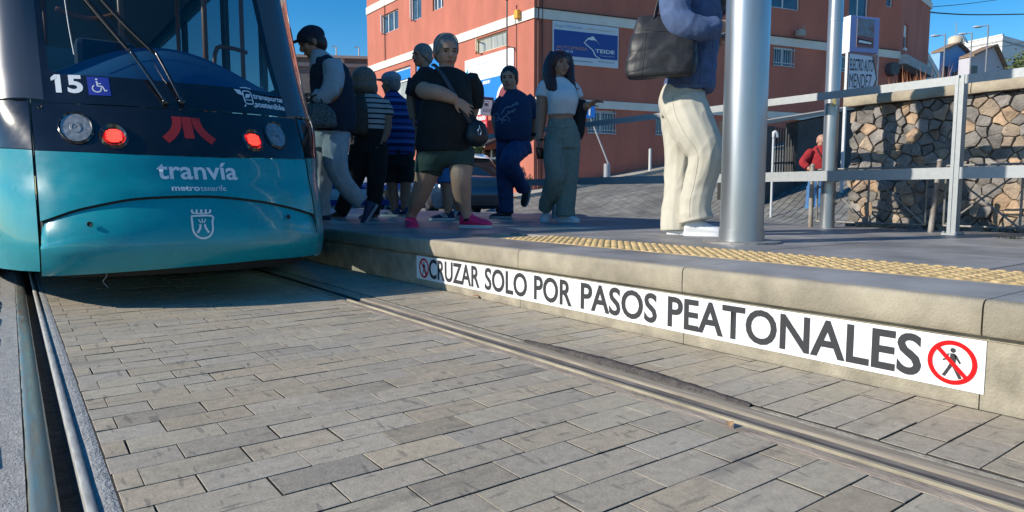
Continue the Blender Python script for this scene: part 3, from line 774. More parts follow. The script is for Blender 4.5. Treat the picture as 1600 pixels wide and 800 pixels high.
# white shield with crown
bm = BM(); f4 = lambda u, v: TP(u, v, .0175)
outline(bm, spline([(-.046, .442), (.046, .442), (.046, .41), (.044, .372), (.028, .345), (0, .335), (-.028, .345), (-.044, .372), (-.046, .41), (-.046, .442)], 3)[:-1], .009, f4)
for s in (-1, 1): outline(bm, spline([(s*.010, .402), (s*.012, .385), (s*.026, .362)], 4), .010, f4, False); outline(bm, [(s*.006, .408), (s*.017, .426)], .005, f4, False)
outline(bm, [(0, .408), (0, .428)], .005, f4, False)
outline(bm, spline([(-.041, .458), (-.02, .455), (0, .454), (.02, .455), (.041, .458)], 3), .006, f4, False)
for u in (-.040, -.020, 0, .020, .040): outline(bm, [(u, .458), (u*1.05, .474)], .009, f4, False)
tram.part('shield_crest', bm, white)
# ---- wipers
bm = BM()
for (a, b_) in (((-.079, 1.028), (-.205, 1.30)), ((.0, 1.035), (-.085, 1.31))):
    tube(bm, [TP(a[0], a[1]+.0, .012), TP((a[0]+b_[0])/2, (a[1]+b_[1])/2, .03), TP(*b_, .036)], [.011, .0095, .008], 8, sm=4)
    ell(bm, TP(*a, .01), .018, .018, .018, u=10, v=6)
arm = tram.part('wiper_arm', bm, blk, smooth=True)
bm = BM()
for (a, b_, e) in (((-.190, 1.27), (-.300, 1.46), (-.43, 1.70)), ((-.075, 1.28), (-.21, 1.46), (-.36, 1.70))):
    tube(bm, [TP(*a, .026), TP(*b_, .024), TP(*e, .022)], .0055, 6, sm=3)
    tube(bm, [TP(a[0]+.014, a[1]+.005, .014), TP(b_[0]+.016, b_[1]+.005, .012), TP(e[0]+.016, e[1]+.005, .012)], .007, 6, sm=3)
tram.part('wiper_blade', bm, rub, parent=arm, smooth=True)
bm = BM(); tube(bm, [TP(-.46, 1.70, .02), TP(-.455, 1.45, .02), TP(-.447, 1.262, .018)], .003, 6, sm=3)
tram.part('washer_pipe', bm, mat('pipe_light', (.4, .42, .42), .4))
# ---- what is seen through the windscreen
bm = BM()
dr = []
for i in range(25):
    u = -1+2*i/24
    row = []
    for j in range(13):
        v = j/12
        hgt = 1.14+.27*math.cos(u*1.25)**1.3*math.sin(math.pi*.5*min(1, v*1.4))-.10*max(0, v-.7)
        row.append((TX+u*.60+.02, TY(u*.55, 1.125)+.03+v*.62, hgt))
    dr.append(row)
rings_loft(bm, dr, cap=False, closed=False)
dash = tram.part('dashboard', bm, mat('dash_blue', (.012, .10, .235), .7, var=.1, vscale=4), smooth=True)
bm = BM(); obox(bm, TP(-.335, 1.175, -.06), (.035, 0, 0), (0, .01, 0), (0, 0, .028), .006); tram.part('dash_unit', bm, mat('dash_unit_teal', (.06, .25, .30), .5), parent=dash)
tram_in = mat('cabin_dark', (.05, .055, .06), .7)
bm = BM(); box(bm, TX-.62, TX-.05, 5.35, 5.42, .4, 1.50); box(bm, TX-1.1, TX-.6, 6.3, 6.36, .4, 2.7)
tram.part('cab_partition', bm, mat('cab_grey', (.20, .21, .21), .7))
hr = mat('handrail_orange', (.30, .09, .035), .4)
for xx, yy in ((TX-.08, 5.45), (TX+.36, 5.0), (TX+.82, 5.8), (TX+.50, 6.6), (TX-.4, 8.)):
    bm = BM(); tube(bm, [(xx, yy, .38), (xx, yy, 2.9)], .018, 10); tram.part('handrail', bm, hr, smooth=True)
bm = BM()
tube(bm, [(TX-.45, 5.5, 1.78), (TX-.25, 5.5, 1.74), (TX-.08, 5.45, 1.8)], .016, 8, sm=4); tram.part('handrail', bm, hr, smooth=True); bm = BM(); tube(bm, [(TX+.55, 5.6, 1.1), (TX+.56, 5.6, 1.62), (TX+.66, 5.6, 1.68), (TX+.8, 5.6, 1.66)], .016, 8, sm=4)
tram.part('handrail', bm, mat('handrail_orange', (.30, .09, .035), .4), smooth=True)
seat_m = mat('seat_fabric', (.02, .03, .06), .9)
for k in range(6):
    for s in (-1, 1):
        yy = 7.2+k*.95; xx = TX+s*.72; bm = BM()
        obox(bm, (xx, yy, .86), (.40, 0, 0), (0, .22, 0), (0, 0, .04), .02); obox(bm, (xx, yy+.24, 1.20), (.40, 0, 0), (0, .035, 0), (0, .06, .36), .02); obox(bm, (xx, yy+.2, .98), (.36, 0, 0), (0, .02, 0), (0, 0, .12)); tram.part('seat', bm, seat_m)
bm = BM()
obox(bm, (TX-.22, 5.05, 1.26), (.17, 0, 0), (0, .06, 0), (0, .0, .26), .04)
tram.part('seat', bm, mat('seat_fabric', (.02, .03, .06), .9))
bm = BM(); box(bm, TX-1.1, TX+1.1, 5.9, YB, 2.86, 2.9)
tram.part('ceiling', bm, mat('ceiling_cream', (.35, .35, .33), .7))
# ================================================================== red building
red_m = mat('red_render', (.50, .158, .105), .85, var=.16, vscale=1.1, bump=.2, bscale=50, detail=10, stretch=(1, 1, .35))
band_m = mat('band_paint', (.74, .70, .62), .8, var=.10, vscale=1.2)
reveal_m = mat('reveal_paint', (.30, .085, .055), .85)
alu = mat('window_alu', (.72, .73, .74), .4, var=.05)
cream = mat('window_cream', (.68, .60, .42), .5)
pane_m = mat('window_pane', (.05, .09, .13), .08, var=.5, vscale=1.3, spec=.8)
pane2_m = mat('curtain_pane', (.42, .42, .36), .15, var=.35, vscale=1.5, stretch=(4, 4, .4), spec=.8)
grey_m = mat('grille_grey', (.45, .47, .49), .45, .3)
LP0, LD, LN = Vector((15.2, 0, 0)), Vector((0, 1, 0)), Vector((-1, 0, 0))              # long face, s = y
RA = R(103.4); RP0 = Vector((15.2, 19.2, 0)); RD = Vector((math.sin(RA), math.cos(RA), 0)); RN = Vector((RD.y, -RD.x, 0))
EA = R(80.5); EP0 = RP0+RD*18.5; ED = Vector((math.sin(EA), math.cos(EA), 0)); EN = Vector((ED.y, -ED.x, 0))
def facade(P0, D, N, s0, s1, z0, z1, rects, dep=.16):
    """wall with real openings and reveals"""
    bm = BM(); S = sorted({s0, s1, *[v for r in rects for v in r[:2]]}); Z = sorted({z0, z1, *[v for r in rects for v in r[2:4]]})
    pt = lambda s, z, o=0: P0+D*s+N*o+Vector((0, 0, z))
    for a, b in zip(S, S[1:]):
        for c, d in zip(Z, Z[1:]):
            if any(r[0] <= a+1e-6 and b <= r[1]+1e-6 and r[2] <= c+1e-6 and d <= r[3]+1e-6 for r in rects): continue
            quad(bm, [pt(a, c), pt(b, c), pt(b, d), pt(a, d)])
    for a, b, c, d in [r[:4] for r in rects]:
        for (p, q) in (((a, c), (a, d)), ((a, d), (b, d)), ((b, d), (b, c)), ((b, c), (a, c))):
            quad(bm, [pt(*p), pt(*q), pt(*q, -dep), pt(*p, -dep)])
    bmesh.ops.remove_doubles(bm, verts=bm.verts, dist=1e-4)
    return bm
def fbox(bm, P0, D, N, s0, s1, z0, z1, o0, o1, bev=0):
    c = P0+D*((s0+s1)/2)+N*((o0+o1)/2)+Vector((0, 0, (z0+z1)/2))
    obox(bm, c, D*(s1-s0)/2, N*(o1-o0)/2, Vector((0, 0, (z1-z0)/2)), bev)
bld = Thing('red_building', 'big terracotta red building on the street corner behind the people', 'building', (15.2, 19.2, .5))
LW_ = [(29.55, 31.3, 8.36, 9.28), (27.3, 28.3, 8.40, 9.5), (25.4, 26.3, 8.45, 9.5), (20.85, 22.95, 6.08, 6.66), (28.4, 31.1, .9, 6.5), (25.7, 27.95, .9, 6.5), (21.2, 24.6, .2, 2.3)]
RW_ = [(2.2, 3.36, 2.8, 3.66), (5.2, 6.13, 2.84, 3.6), (11.0, 12.1, 5.9, 6.68), (14.2, 15.3, 5.92, 6.62), (10.6, 12.35, 8.25, 9.4), (15.2, 16.4, 8.25, 9.6), (17.5, 17.93, 8.98, 9.4)]
EW_ = [(.55, 1.25, 7.35, 8.45)]
wall = bld.part('wall', facade(LP0, LD, LN, 19.2, 33, -.6, 12.5, LW_), [red_m])
bld.part('wall', facade(RP0, RD, RN, 0, 18.5, -.6, 12.5, RW_), red_m)
bld.part('wall', facade(EP0, ED, EN, 0, 5.1, 6.9, 12.5, EW_), red_m)
Q = EP0+ED*5.1
bm = BM(); pl = [Vector((15.25, 33, 0)), Vector((30, 36, 0)), Vector((Q.x-.02, Q.y+.1, 0))]
for a, b in zip(pl, pl[1:]): quad(bm, [a+Vector((0, 0, -.6)), b+Vector((0, 0, -.6)), b+Vector((0, 0, 12.5)), a+Vector((0, 0, 12.5))])
fbox(bm, EP0, ED, EN, .4, 4.9, -.2, 6.9, -2.6, -2.4)
bld.part('rear_wall', bm, red_m)
bm = BM(); bm.faces.new([bm.verts.new(p+Vector((0, 0, 12.4))) for p in (Vector((15.2, 19.2, 0)), EP0, Q, Vector((30, 36, 0)), Vector((15.2, 33, 0)))])
bld.part('roof', bm, mat('roof_grey', (.3, .3, .3), .9))
bm = BM()
for z0, z1 in ((6.73, 7.07), (9.68, 10.03)): fbox(bm, LP0, LD, LN, 19.14, 33, z0, z1, -.01, .05)
bld.part('band', bm, band_m)
bm = BM()
for z0, z1 in ((6.73, 7.07), (3.72, 4.0), (9.9, 10.2)): fbox(bm, RP0, RD, RN, .052, 18.5, z0, z1, -.01, .06)
bld.part('band', bm, band_m)
bm = BM(); fbox(bm, EP0, ED, EN, .0, 5.2, 9.95, 10.25, -.01, .06)
bld.part('band', bm, band_m)
bm = BM(); fbox(bm, EP0, ED, EN, -.02, 5.0, 6.5, 6.92, -.25, .30)
bld.part('canopy_slab', bm, mat('canopy_concrete', (.42, .42, .42), .85, var=.2))
bm = BM(); fbox(bm, RP0, RD, RN, .0, 18.4, 7.075, 7.10, -.01, .10); bld.part('cable_run', bm, mat('cable_black', (.02, .02, .02), .7))
def window(P0, D, N, r, kind='alu', div=2, grille=False, name='window', ajar=False):
    s0, s1, z0, z1 = r; fm = cream if kind == 'cream' else alu; o = -.11; f = .05
    bm = BM()
    for a, b, c, d in ((s0, s1, z0, z0+f), (s0, s1, z1-f, z1), (s0, s0+f, z0+f, z1-f), (s1-f, s1, z0+f, z1-f)): fbox(bm, P0, D, N, a, b, c, d, o-.03, o+.03)
    for k in range(1, div):
        sm = s0+(s1-s0)*k/div; fbox(bm, P0, D, N, sm-.03, sm+.03, z0+f, z1-f, o-.028, o+.028)
    wo = bld.part(name, bm, fm)
    bm = BM(); quad(bm, [P0+D*s+N*o+Vector((0, 0, z)) for s, z in ((s0+.02, z0+.02), (s1-.02, z0+.02), (s1-.02, z1-.02), (s0+.02, z1-.02))])
    bld.part('pane', bm, pane2_m if kind == 'cream' else pane_m, parent=wo)
    if ajar:
        bm = BM(); a = P0+D*(s1-.05)+N*(-.07); h = Vector((0, 0, (z1-z0)/2-.06)); dr = (D*-.35+N*.30)
        for (p, q) in ((Vector((0, 0, z0+.06)), Vector((0, 0, z1-.06))),):
            beam(bm, a+p, a+q, .04, .04); beam(bm, a+p+dr, a+q+dr, .04, .04); beam(bm, a+p, a+p+dr, .04, .04); beam(bm, a+q, a+q+dr, .04, .04)
        bld.part('casement', bm, fm, parent=wo)
    if grille:
        bm = BM(); n = int((s1-s0)/.11)
        for k in range(n+1):
            s = s0+(s1-s0)*k/n; beam(bm, P0+D*s+N*.04+Vector((0, 0, z0)), P0+D*s+N*.04+Vector((0, 0, z1)), .016, .016)
        for z in (z0, z0+.12, z1-.1): beam(bm, P0+D*(s0-.05)+N*.045+Vector((0, 0, z)), P0+D*(s1+.05)+N*.045+Vector((0, 0, z)), .02, .03)
        bld.part('grille', bm, grey_m, parent=wo)
    return wo
window(LP0, LD, LN, LW_[0], div=3, ajar=True); window(LP0, LD, LN, LW_[1], ajar=True); window(LP0, LD, LN, LW_[2], div=3); window(LP0, LD, LN, LW_[3], 'cream', 1, ajar=True)
blue_m = mat('shop_blue', (.0, .20, .62), .5, var=.06, vscale=2); whs = mat('sign_white', (.78, .79, .78), .5, var=.05, vscale=2)
for i in (4, 5):
    s0, s1, z0, z1 = LW_[i]; wo = window(LP0, LD, LN, LW_[i], 'cream' if i == 4 else 'alu', 1, name='shop_window')
    bm = BM(); fbox(bm, LP0, LD, LN, s0+.06, s1-.06, z1-.55 if i == 4 else z0+1, z1-.07, -.10, -.07); st = bld.part('blue_film', bm, blue_m, parent=wo)
bm = BM(); fbox(bm, LP0, LD, LN, 28.45, 31.05, 5.84, 5.90, -.07, -.06); fbox(bm, LP0, LD, LN, 28.45, 31.05, 6.38, 6.42, -.07, -.06); bld.part('white_line', bm, whs, parent=wo)
for i, r in enumerate(RW_): window(RP0, RD, RN, r, div=2 if i != 6 else 1, grille=i < 4)
wo = window(EP0, ED, EN, EW_[0], div=1)
bm = BM(); fbox(bm, EP0, ED, EN, .6, 1.2, 7.9, 8.4, -.10, -.085); bld.part('blind', bm, whs, parent=wo)
# ground-floor shop: dark door, awning
bm = BM(); fbox(bm, LP0, LD, LN, 21.2, 24.6, .2, 2.3, -.9, -.8); bld.part('shop_interior', bm, mat('shop_dark', (.03, .03, .032), .6))
bm = BM()
for s in (21.25, 21.9, 22.5, 23.2, 23.9, 24.5): fbox(bm, LP0, LD, LN, s-.04, s+.04, .2, 2.28, -.1, -.02)
fbox(bm, LP0, LD, LN, 21.25, 24.5, 1.9, 1.98, -.1, -.03)
bld.part('shop_door_frame', bm, mat('shop_alu', (.5, .5, .5), .4, .4))
bm = BM(); prism(bm, [LP0+Vector((0, 21.0, 2.75)), LP0+Vector((-.9, 21.0, 2.40)), LP0+Vector((-.9, 21.0, 2.30)), LP0+Vector((0, 21.0, 2.62))], (0, 3.4, 0)); aw = bld.part('awning', bm, mat('awning_dark', (.035, .035, .04), .8))
bm = BM(); fbox(bm, LP0, LD, LN, 20.98, 24.42, 2.28, 2.36, .9, .93); bld.part('awning_edge', bm, whs, parent=aw)
# pipes, lamp, small boxes
bm = BM()
for s, o in ((.14, .05), (.30, .04)): tube(bm, [RP0+RD*s+RN*o+Vector((0, 0, z)) for z in (.6, 12.3)], .028, 8)
bld.part('drain_pipe', bm, mat('pipe_brown', (.12, .05, .04), .6))
bm = BM(); tube(bm, [LP0+Vector((-.04, 30.9+.02*math.sin(z), z)) for z in (6.8, 8, 9, 10.5, 12)], .02, 6); bld.part('cable', bm, MATS['cable_black'])
bm = BM(); fbox(bm, LP0, LD, LN, 19.9, 20.12, 6.85, 7.15, .05, .22, .02); bld.part('alarm_box', bm, mat('alarm_yellow', (.75, .36, .03), .5))
bm = BM(); fbox(bm, RP0, RD, RN, 12.05, 12.4, 7.15, 7.42, .1, .35, .03); beam(bm, RP0+RD*12.6+Vector((0, 0, 7.2)), RP0+RD*12.6+Vector((0, 0, 7.7)), .04, .04); bld.part('floodlight', bm, mat('flood_grey', (.35, .33, .30), .6))
bm = BM(); tube(bm, [RP0+RD*17.9+RN*(-.0)+Vector((0, 0, 6.2)), RP0+RD*17.9+RN*.3+Vector((0, 0, 6.2))], [.3, .3], 24); disc(bm, RP0+RD*17.9+RN*.303+Vector((0, 0, 6.2)), RN, .26, 24); bld.part('extractor_fan', bm, mat('fan_dark', (.07, .07, .075), .6))
bm = BM(); fbox(bm, EP0, ED, EN, .55, .80, 6.95+.25, 7.22+.1, .0, .1); bld.part('meter_box', bm, whs)
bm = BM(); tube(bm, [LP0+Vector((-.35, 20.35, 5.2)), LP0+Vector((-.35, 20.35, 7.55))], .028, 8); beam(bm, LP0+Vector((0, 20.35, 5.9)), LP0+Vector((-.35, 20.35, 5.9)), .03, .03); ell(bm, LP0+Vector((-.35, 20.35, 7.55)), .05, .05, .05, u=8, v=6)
bld.part('shadow_pole', bm, mat('shadow_pole_dark', (.05, .05, .055), .5))  # thin dark pole standing in for a street lamp's shadow on the wall
# ---- signs on it (each a thing)
fL = lambda o: (lambda u, z: LP0+LD*(-u)+LN*o+Vector((0, 0, z)))     # u runs left to right as read
t = Thing('wall_banner', 'large white and blue banner of small text on the sunlit red wall', 'banner', LP0+Vector((-.05, 22, 3.85)))
bm = BM(); fbox(bm, LP0, LD, LN, 20.36, 23.68, 3.85, 5.93, .0, .04); t.part('white_panel', bm, whs)
bm = BM(); quad(bm, [fL(.043)(-23.68, 3.85), fL(.043)(-20.36, 3.85), fL(.043)(-20.36, 5.02), fL(.043)(-23.68, 5.02)]); t.part('blue_panel', bm, blue_m)
bm = BM(); rr = random.Random(2)
for i, (z, a, b, h) in enumerate(((4.86, .1, 1.05, .09), (4.66, .1, 1.25, .16), (4.50, .1, .95, .07), (4.40, .1, 1.0, .06), (4.22, .1, .9, .14), (4.10, .1, 1.2, .07), (3.98, .1, 1.05, .07), (3.90, .1, 1.3, .05), (4.83, 1.3, 1.8, .12))):
    x = -23.68+a
    while x < -23.68+b:
        w_ = rr.uniform(.05, .16); quad(bm, [fL(.046)(x, z), fL(.046)(min(x+w_, -23.68+b), z), fL(.046)(min(x+w_, -23.68+b), z+h), fL(.046)(x, z+h)]); x += w_+.03
t.part('small_print', bm, whs)
bm = BM()
for z, b in ((5.62, 1.75), (5.42, 1.4), (5.22, 1.55)):
    x = -23.68+.35
    while x < -23.68+b: w_ = rr.uniform(.05, .14); quad(bm, [fL(.043)(x, z), fL(.043)(x+w_, z), fL(.043)(x+w_, z+.055), fL(.043)(x, z+.055)]); x += w_+.035
t.part('small_print', bm, mat('print_grey', (.45, .50, .56), .6))
bm = BM(); disc(bm, fL(.044)(-23.50, 5.35), LN, .10, 20); poly2d(bm, [(-23.58, 5.42), (-23.50, 5.62), (-23.42, 5.42)], fL(.045)); t.part('drop_logo', bm, mat('logo_blue', (.02, .25, .45), .5))
t = Thing('shop_sign', 'red shop sign with white lettering above the dark awning', 'sign', LP0+Vector((-.3, 22.3, 3.0)))
bm = BM(); obox(bm, LP0+Vector((-.45, 22.35, 3.37)), LN*.03, LD*.88, Vector((0, 0, .30)), .01); t.part('panel', bm, mat('shop_red', (.62, .03, .04), .5))
f5 = lambda u, z: Vector((15.2-.484, 22.35-u, 3.37+z))
bm = text_bm('Pollo Asado', (-.45, .8, .0, .22), f5, bold=.03); merge(bm, text_bm('comidas para llevar', (-.6, .8, -.2, -.06), f5, bold=.02)); t.part('lettering', bm, whs)
t = Thing('shop_sign', 'small red square sign with dark letters at the far end of the shop', 'sign', LP0+Vector((-.1, 23.3, 3.75)))
bm = BM(); fbox(bm, LP0, LD, LN, 22.9, 23.55, 3.62, 3.84+.14, .0, .06); t.part('panel', bm, mat('shop_red2', (.55, .07, .07), .5))
t.part('lettering', text_bm('Fol', (-23.45, -23.05, 3.67, 3.92), fL(.064), bold=.02), mat('letter_dark', (.12, .01, .01), .5))
t = Thing('shop_sign', 'cream strip sign with a red stripe just under the red shop sign', 'sign', LP0+Vector((-.5, 22.1, 2.75)))
bm = BM(); obox(bm, LP0+Vector((-.47, 22.1, 2.92)), LN*.02, LD*.6, Vector((0, 0, .12)), .01); t.part('panel', bm, cream)
bm = BM(); obox(bm, LP0+Vector((-.485, 22.1, 2.84)), LN*.02, LD*.59, Vector((0, 0, .035))); t.part('stripe', bm, MATS['shop_red'])
t = Thing('arched_sign', 'maroon round-topped sign with a white rim beside the blue banner', 'sign', LP0+Vector((-.1, 20.5, 3.2)))
ar = [(.55*math.cos(R(a)), .62*math.sin(R(a))) for a in range(0, 181, 15)]
P = [(u, 4.05+v) for u, v in ar]+[(-.55, 2.9), (.55, 2.9)]
bm = BM(); prism(bm, [LP0+Vector((-.12, 20.75-u, z)) for u, z in P], (.06, 0, 0)); t.part('panel', bm, mat('maroon', (.22, .035, .045), .5))
bm = BM(); outline(bm, P, .12, lambda u, z: LP0+Vector((-.125, 20.75-u, z))); t.part('rim', bm, whs)
t = Thing('box_sign', 'white projecting box sign with a dark blue square and heading', 'sign', (14.5, 20.8, 3.6))
c = W(759, 166, Y=20.8); bm = BM(); obox(bm, c, (.30, 0, 0), (0, .09, 0), (0, 0, .33), .012); t.part('box', bm, whs)
f6 = lambda u, z: Vector((c.x+u, c.y-.0935, c.z+z))
bm = BM(); poly2d(bm, [(-.295, .22), (.295, .22), (.295, .325), (-.295, .325)], f6); poly2d(bm, [(-.10, .0), (.03, .0), (.03, .10), (-.10, .10)], f6); outline(bm, [(-.13, -.03), (.07, -.03), (.07, .17), (-.13, .17)], .02, f6)
for z, b in ((-.12, .2), (-.17, .25), (-.22, .15)): poly2d(bm, [(-.2, z), (b, z), (b, z+.018), (-.2, z+.018)], f6)
t.part('print', bm, mat('navy_print', (.03, .035, .10), .5))
bm = BM(); beam(bm, c+Vector((.3, 0, .1)), Vector((15.2, c.y, c.z+.1)), .05, .05); t.part('bracket', bm, grey_m)
# company sign on the shaded wall
fR = lambda o: (lambda s, z: RP0+RD*s+RN*o+Vector((0, 0, z)))
t = Thing('company_sign', 'blue and white company sign with a peak logo on the shaded red wall', 'sign', RP0+RD*2.05+RN*.1+Vector((0, 0, 5.2)))
s0, s1, z0, z1 = .70, 3.43, 5.22, 6.70; Hh = z1-z0; Ww = s1-s0; g2 = lambda u, v, o=.085: RP0+RD*(s0+Ww*u)+RN*o+Vector((0, 0, z0+Hh*v))
bm = BM(); fbox(bm, RP0, RD, RN, s0, s1, z0, z1, .0, .08, .008); t.part('panel', bm, mat('sign_pale', (.62, .66, .70), .4))
bm = BM(); quad(bm, [g2(.015, .195), g2(.985, .195), g2(.985, .80), g2(.015, .80)]); t.part('blue_field', bm, mat('sign_navy', (.006, .05, .28), .35))
g3 = lambda u, v: g2(u, v, .089)
bm = BM()
poly2d(bm, [(.46, .56), (.52, .67), (.58, .71), (.60, .73), (.635, .66), (.73, .50), (.66, .61), (.62, .635), (.575, .625), (.53, .64), (.49, .58)], g3); bmesh.ops.triangulate(bm, faces=bm.faces)
outline(bm, spline([(.46, .56), (.53, .47), (.60, .38), (.64, .26), (.71, .20)], 4), .018, g3, False)
t.part('peak_logo', bm, whs)
bm = text_bm('TEIDE', (.635, .935, .335, .425), g3, bold=.02); merge(bm, text_bm('www.autopresateide.com', (.70, .935, .255, .285), g3)); merge(bm, text_bm('922 21 22 22', (.05, .30, .285, .335), g3, bold=.02)); t.part('lettering', bm, whs)
t.part('lettering', text_bm('AUTOPRESA', (.05, .52, .36, .435), g3, bold=.02), mat('letter_coral', (.42, .22, .18), .5))
bm = text_bm('Grupo TEIDE Quality', (.03, .44, .845, .93), g3); t.part('lettering', bm, mat('letter_sky', (.22, .42, .55), .5))
bm = text_bm('taller mecanico', (.50, .93, .87, .92), g3); t.part('lettering', bm, mat('letter_straw', (.55, .48, .30), .5))
bm = text_bm('www.talleresmecanicos.com', (.30, .60, .085, .125), g3); merge(bm, text_bm('Tlf. 922 21 22 22', (.68, .93, .105, .145), g3)); t.part('lettering', bm, mat('letter_slate', (.10, .14, .22), .5))
# ---- pavement along the shaded wall, bollards, blue sign
bm = BM(); rs = []
for i in range(20):
    s = -1.2+i*1.05; a = RP0+RD*s+RN*.0; b = RP0+RD*s+RN*1.15; c_ = RP0+RD*s+RN*1.28
    za, zb = G(a.x, a.y)+.14, G(b.x, b.y)+.12
    rs.append([a+Vector((0, 0, za)), b+Vector((0, 0, zb)), c_+Vector((0, 0, zb-.005)), c_+Vector((0, 0, zb-.30))])
rings_loft(bm, rs, cap=False, closed=False)
single('pavement', bm, mat('pavement_pale', (.42, .38, .32), .85, var=.25, vscale=3), kind='structure')
bm = BM(); box(bm, 13.9, 15.2, 19.3, 34, -.2, .18); single('pavement', bm, MATS['pavement_pale'], kind='structure')
bw = mat('bollard_white', (.60, .60, .59), .45, var=.08, vscale=12)
def bollard(p, lab):
    t = Thing('bollard', lab, 'bollard', p, 'slim bollards along the red wall')
    bm = BM(); tube(bm, [p-Vector((0, 0, .1)), p+Vector((0, 0, .78))], .055, 14); t.part('post', bm, bw, angle=50)
    bm = BM(); tube(bm, [p+Vector((0, 0, .78)), p+Vector((0, 0, .80)), p+Vector((0, 0, .815))], [.06, .06, .03], 14); t.part('cap', bm, bw, angle=50)
    return t
for s, lab in ((.62, 'slim white bollard at the building corner, half hidden by a sage trouser leg'), (4.32, 'slim white bollard standing alone before the shaded red wall'), (6.25, 'slim white bollard farthest up the slope beside the cream trousers')):
    q = RP0+RD*s+RN*.95; bollard(Vector((q.x, q.y, G(q.x, q.y)+.12)), lab)
q = RP0+RD*2.32+RN*1.2; q.z = G(q.x, q.y)
t = Thing('street_sign', 'small blue square street sign on a leaning thin white post', 'sign', q)
bm = BM(); tube(bm, [q+Vector((.12, 0, .6)), W(921, 180, Y=q.y)], .028, 10); t.part('post', bm, bw)
bm = BM(); tube(bm, [q-Vector((0, 0, .1)), q+Vector((0, 0, .68))], .12, 16); t.part('sleeve', bm, mat('sleeve_grey', (.42, .42, .44), .4, .5), angle=50)
c = W(921, 175, Y=q.y-.04); bm = BM(); obox(bm, c, RT*.2+Vector((0, 0, .02)), FH*.012, Vector((0, 0, .21)), .008); pl_ = t.part('plate', bm, mat('plate_blue', (.01, .13, .50), .4))
bm = BM(); obox(bm, c-FH*.016, RT*.03, FH*.002, Vector((0, 0, .12))); obox(bm, c-FH*.016+Vector((0, 0, .10))-RT*.03, RT*.03, FH*.0021, Vector((0, 0, .02))); t.part('white_bar', bm, whs, parent=pl_)
# ================================================================== boundary wall with gate (shade)
t = Thing('boundary_wall', 'dark grey boundary wall with a barred gate at the top of the street', 'wall', (14.5, 8.3, .5))
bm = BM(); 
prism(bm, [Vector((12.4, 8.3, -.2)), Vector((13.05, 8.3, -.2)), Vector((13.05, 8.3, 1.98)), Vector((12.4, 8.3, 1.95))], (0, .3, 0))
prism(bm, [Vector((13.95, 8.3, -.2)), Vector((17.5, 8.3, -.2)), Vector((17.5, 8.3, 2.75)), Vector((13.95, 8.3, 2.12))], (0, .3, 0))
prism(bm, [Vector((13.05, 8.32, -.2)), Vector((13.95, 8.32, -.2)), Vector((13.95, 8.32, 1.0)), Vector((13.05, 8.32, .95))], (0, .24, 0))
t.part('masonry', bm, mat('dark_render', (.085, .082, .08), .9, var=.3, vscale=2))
bm = BM(); prism(bm, [Vector((12.4, 8.25, 1.955)), Vector((17.5, 8.25, 2.755)), Vector((17.5, 8.25, 2.83)), Vector((12.4, 8.25, 2.03))], (0, .42, 0)); t.part('capping', bm, mat('capping_pale', (.42, .38, .33), .85))
bm = BM()
for k in range(9): beam(bm, (13.1+k*.1, 8.4, .95), (13.1+k*.1, 8.4, 1.98), .022, .022)
beam(bm, (13.05, 8.4, 1.2), (13.95, 8.4, 1.25), .03, .04); t.part('gate_bars', bm, mat('gate_black', (.02, .02, .02), .5))
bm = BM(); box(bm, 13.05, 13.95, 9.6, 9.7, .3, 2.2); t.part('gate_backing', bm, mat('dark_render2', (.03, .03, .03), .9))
p = W(1206, 292, d=13); p.z = G(p.x, p.y)
t = Thing('slim_post', 'slim pale post with a hooded top before the dark boundary wall', 'post', p)
bm = BM(); tube(bm, [p, p+Vector((0, 0, 1.62))], .022, 8); t.part('post', bm, bw)
bm = BM(); tube(bm, [p+Vector((0, 0, 1.5)), p+Vector((.01, 0, 1.62)), p+Vector((.05, -.03, 1.60)), p+Vector((.07, -.04, 1.52))], [.023, .035, .035, .025], 10, sm=3); t.part('hood', bm, bw, smooth=True)
# ================================================================== platform furniture
steel = mat('brushed_steel', (.44, .46, .48), .36, .85, var=.10, vscale=6, stretch=(1, 1, .15), rvar=.08)
galv = mat('galvanised', (.36, .38, .385), .5, .3, var=.07, vscale=30, rvar=.08)
def steel_pole(c, r, h, label, flange, bands, patch=None):
    t = Thing('steel_pole', label, 'pole', c)
    bm = BM(); tube(bm, [c+Vector((0, 0, .012)), c+Vector((0, 0, h))], r, 48); t.part('shaft', bm, steel, angle=50)
    for z0, z1, e in bands:
        bm = BM(); rings_loft(bm, [[c+Vector((math.cos(a*math.pi/24)*q, math.sin(a*math.pi/24)*q, z)) for a in range(48)] for q, z in ((r+.0005, z0), (r+e, z0), (r+e, z1), (r+.0005, z1))], cap=False); t.part('collar', bm, steel, angle=40)
    if flange:
        bm = BM(); rings_loft(bm, [[c+Vector((math.cos(a*math.pi/24)*q, math.sin(a*math.pi/24)*q, z)) for a in range(48)] for q, z in ((flange, .0), (flange, .009), (flange-.004, .012), (r, .012))], cap=True); t.part('base_flange', bm, mat('flange_steel', (.36, .34, .31), .55, .6, var=.4, vscale=20), angle=40)
    if patch:
        bm = BM(); a0, z0 = patch
        vs = [[bm.verts.new(c+Vector((math.cos(R(a0+i*9))*(r+.001), math.sin(R(a0+i*9))*(r+.001), z0+j*.05))) for j in range(3)] for i in range(5)]
        for i in range(4):
            for j in range(2): bm.faces.new((vs[i][j], vs[i+1][j], vs[i+1][j+1], vs[i][j+1]))
        t.part('sticker_remains', bm, mat('sticker_yellow', (.55, .47, .22), .7, var=.5, vscale=60))
    return t
steel_pole(Vector((3.291, 2.277, PZ)), .117, 4.6, 'thick brushed steel pole near the yellow tactile strip', .21, ((.012, .075, .006), (1.62, 1.66, .0015)))
steel_pole(Vector((5.22, 2.83, PZ)), .054, 4.3, 'thin pale steel pole between the fence and the stone wall', 0, ((1.60, 1.62, .002), (.0, .012, .002)), (-150, .95))
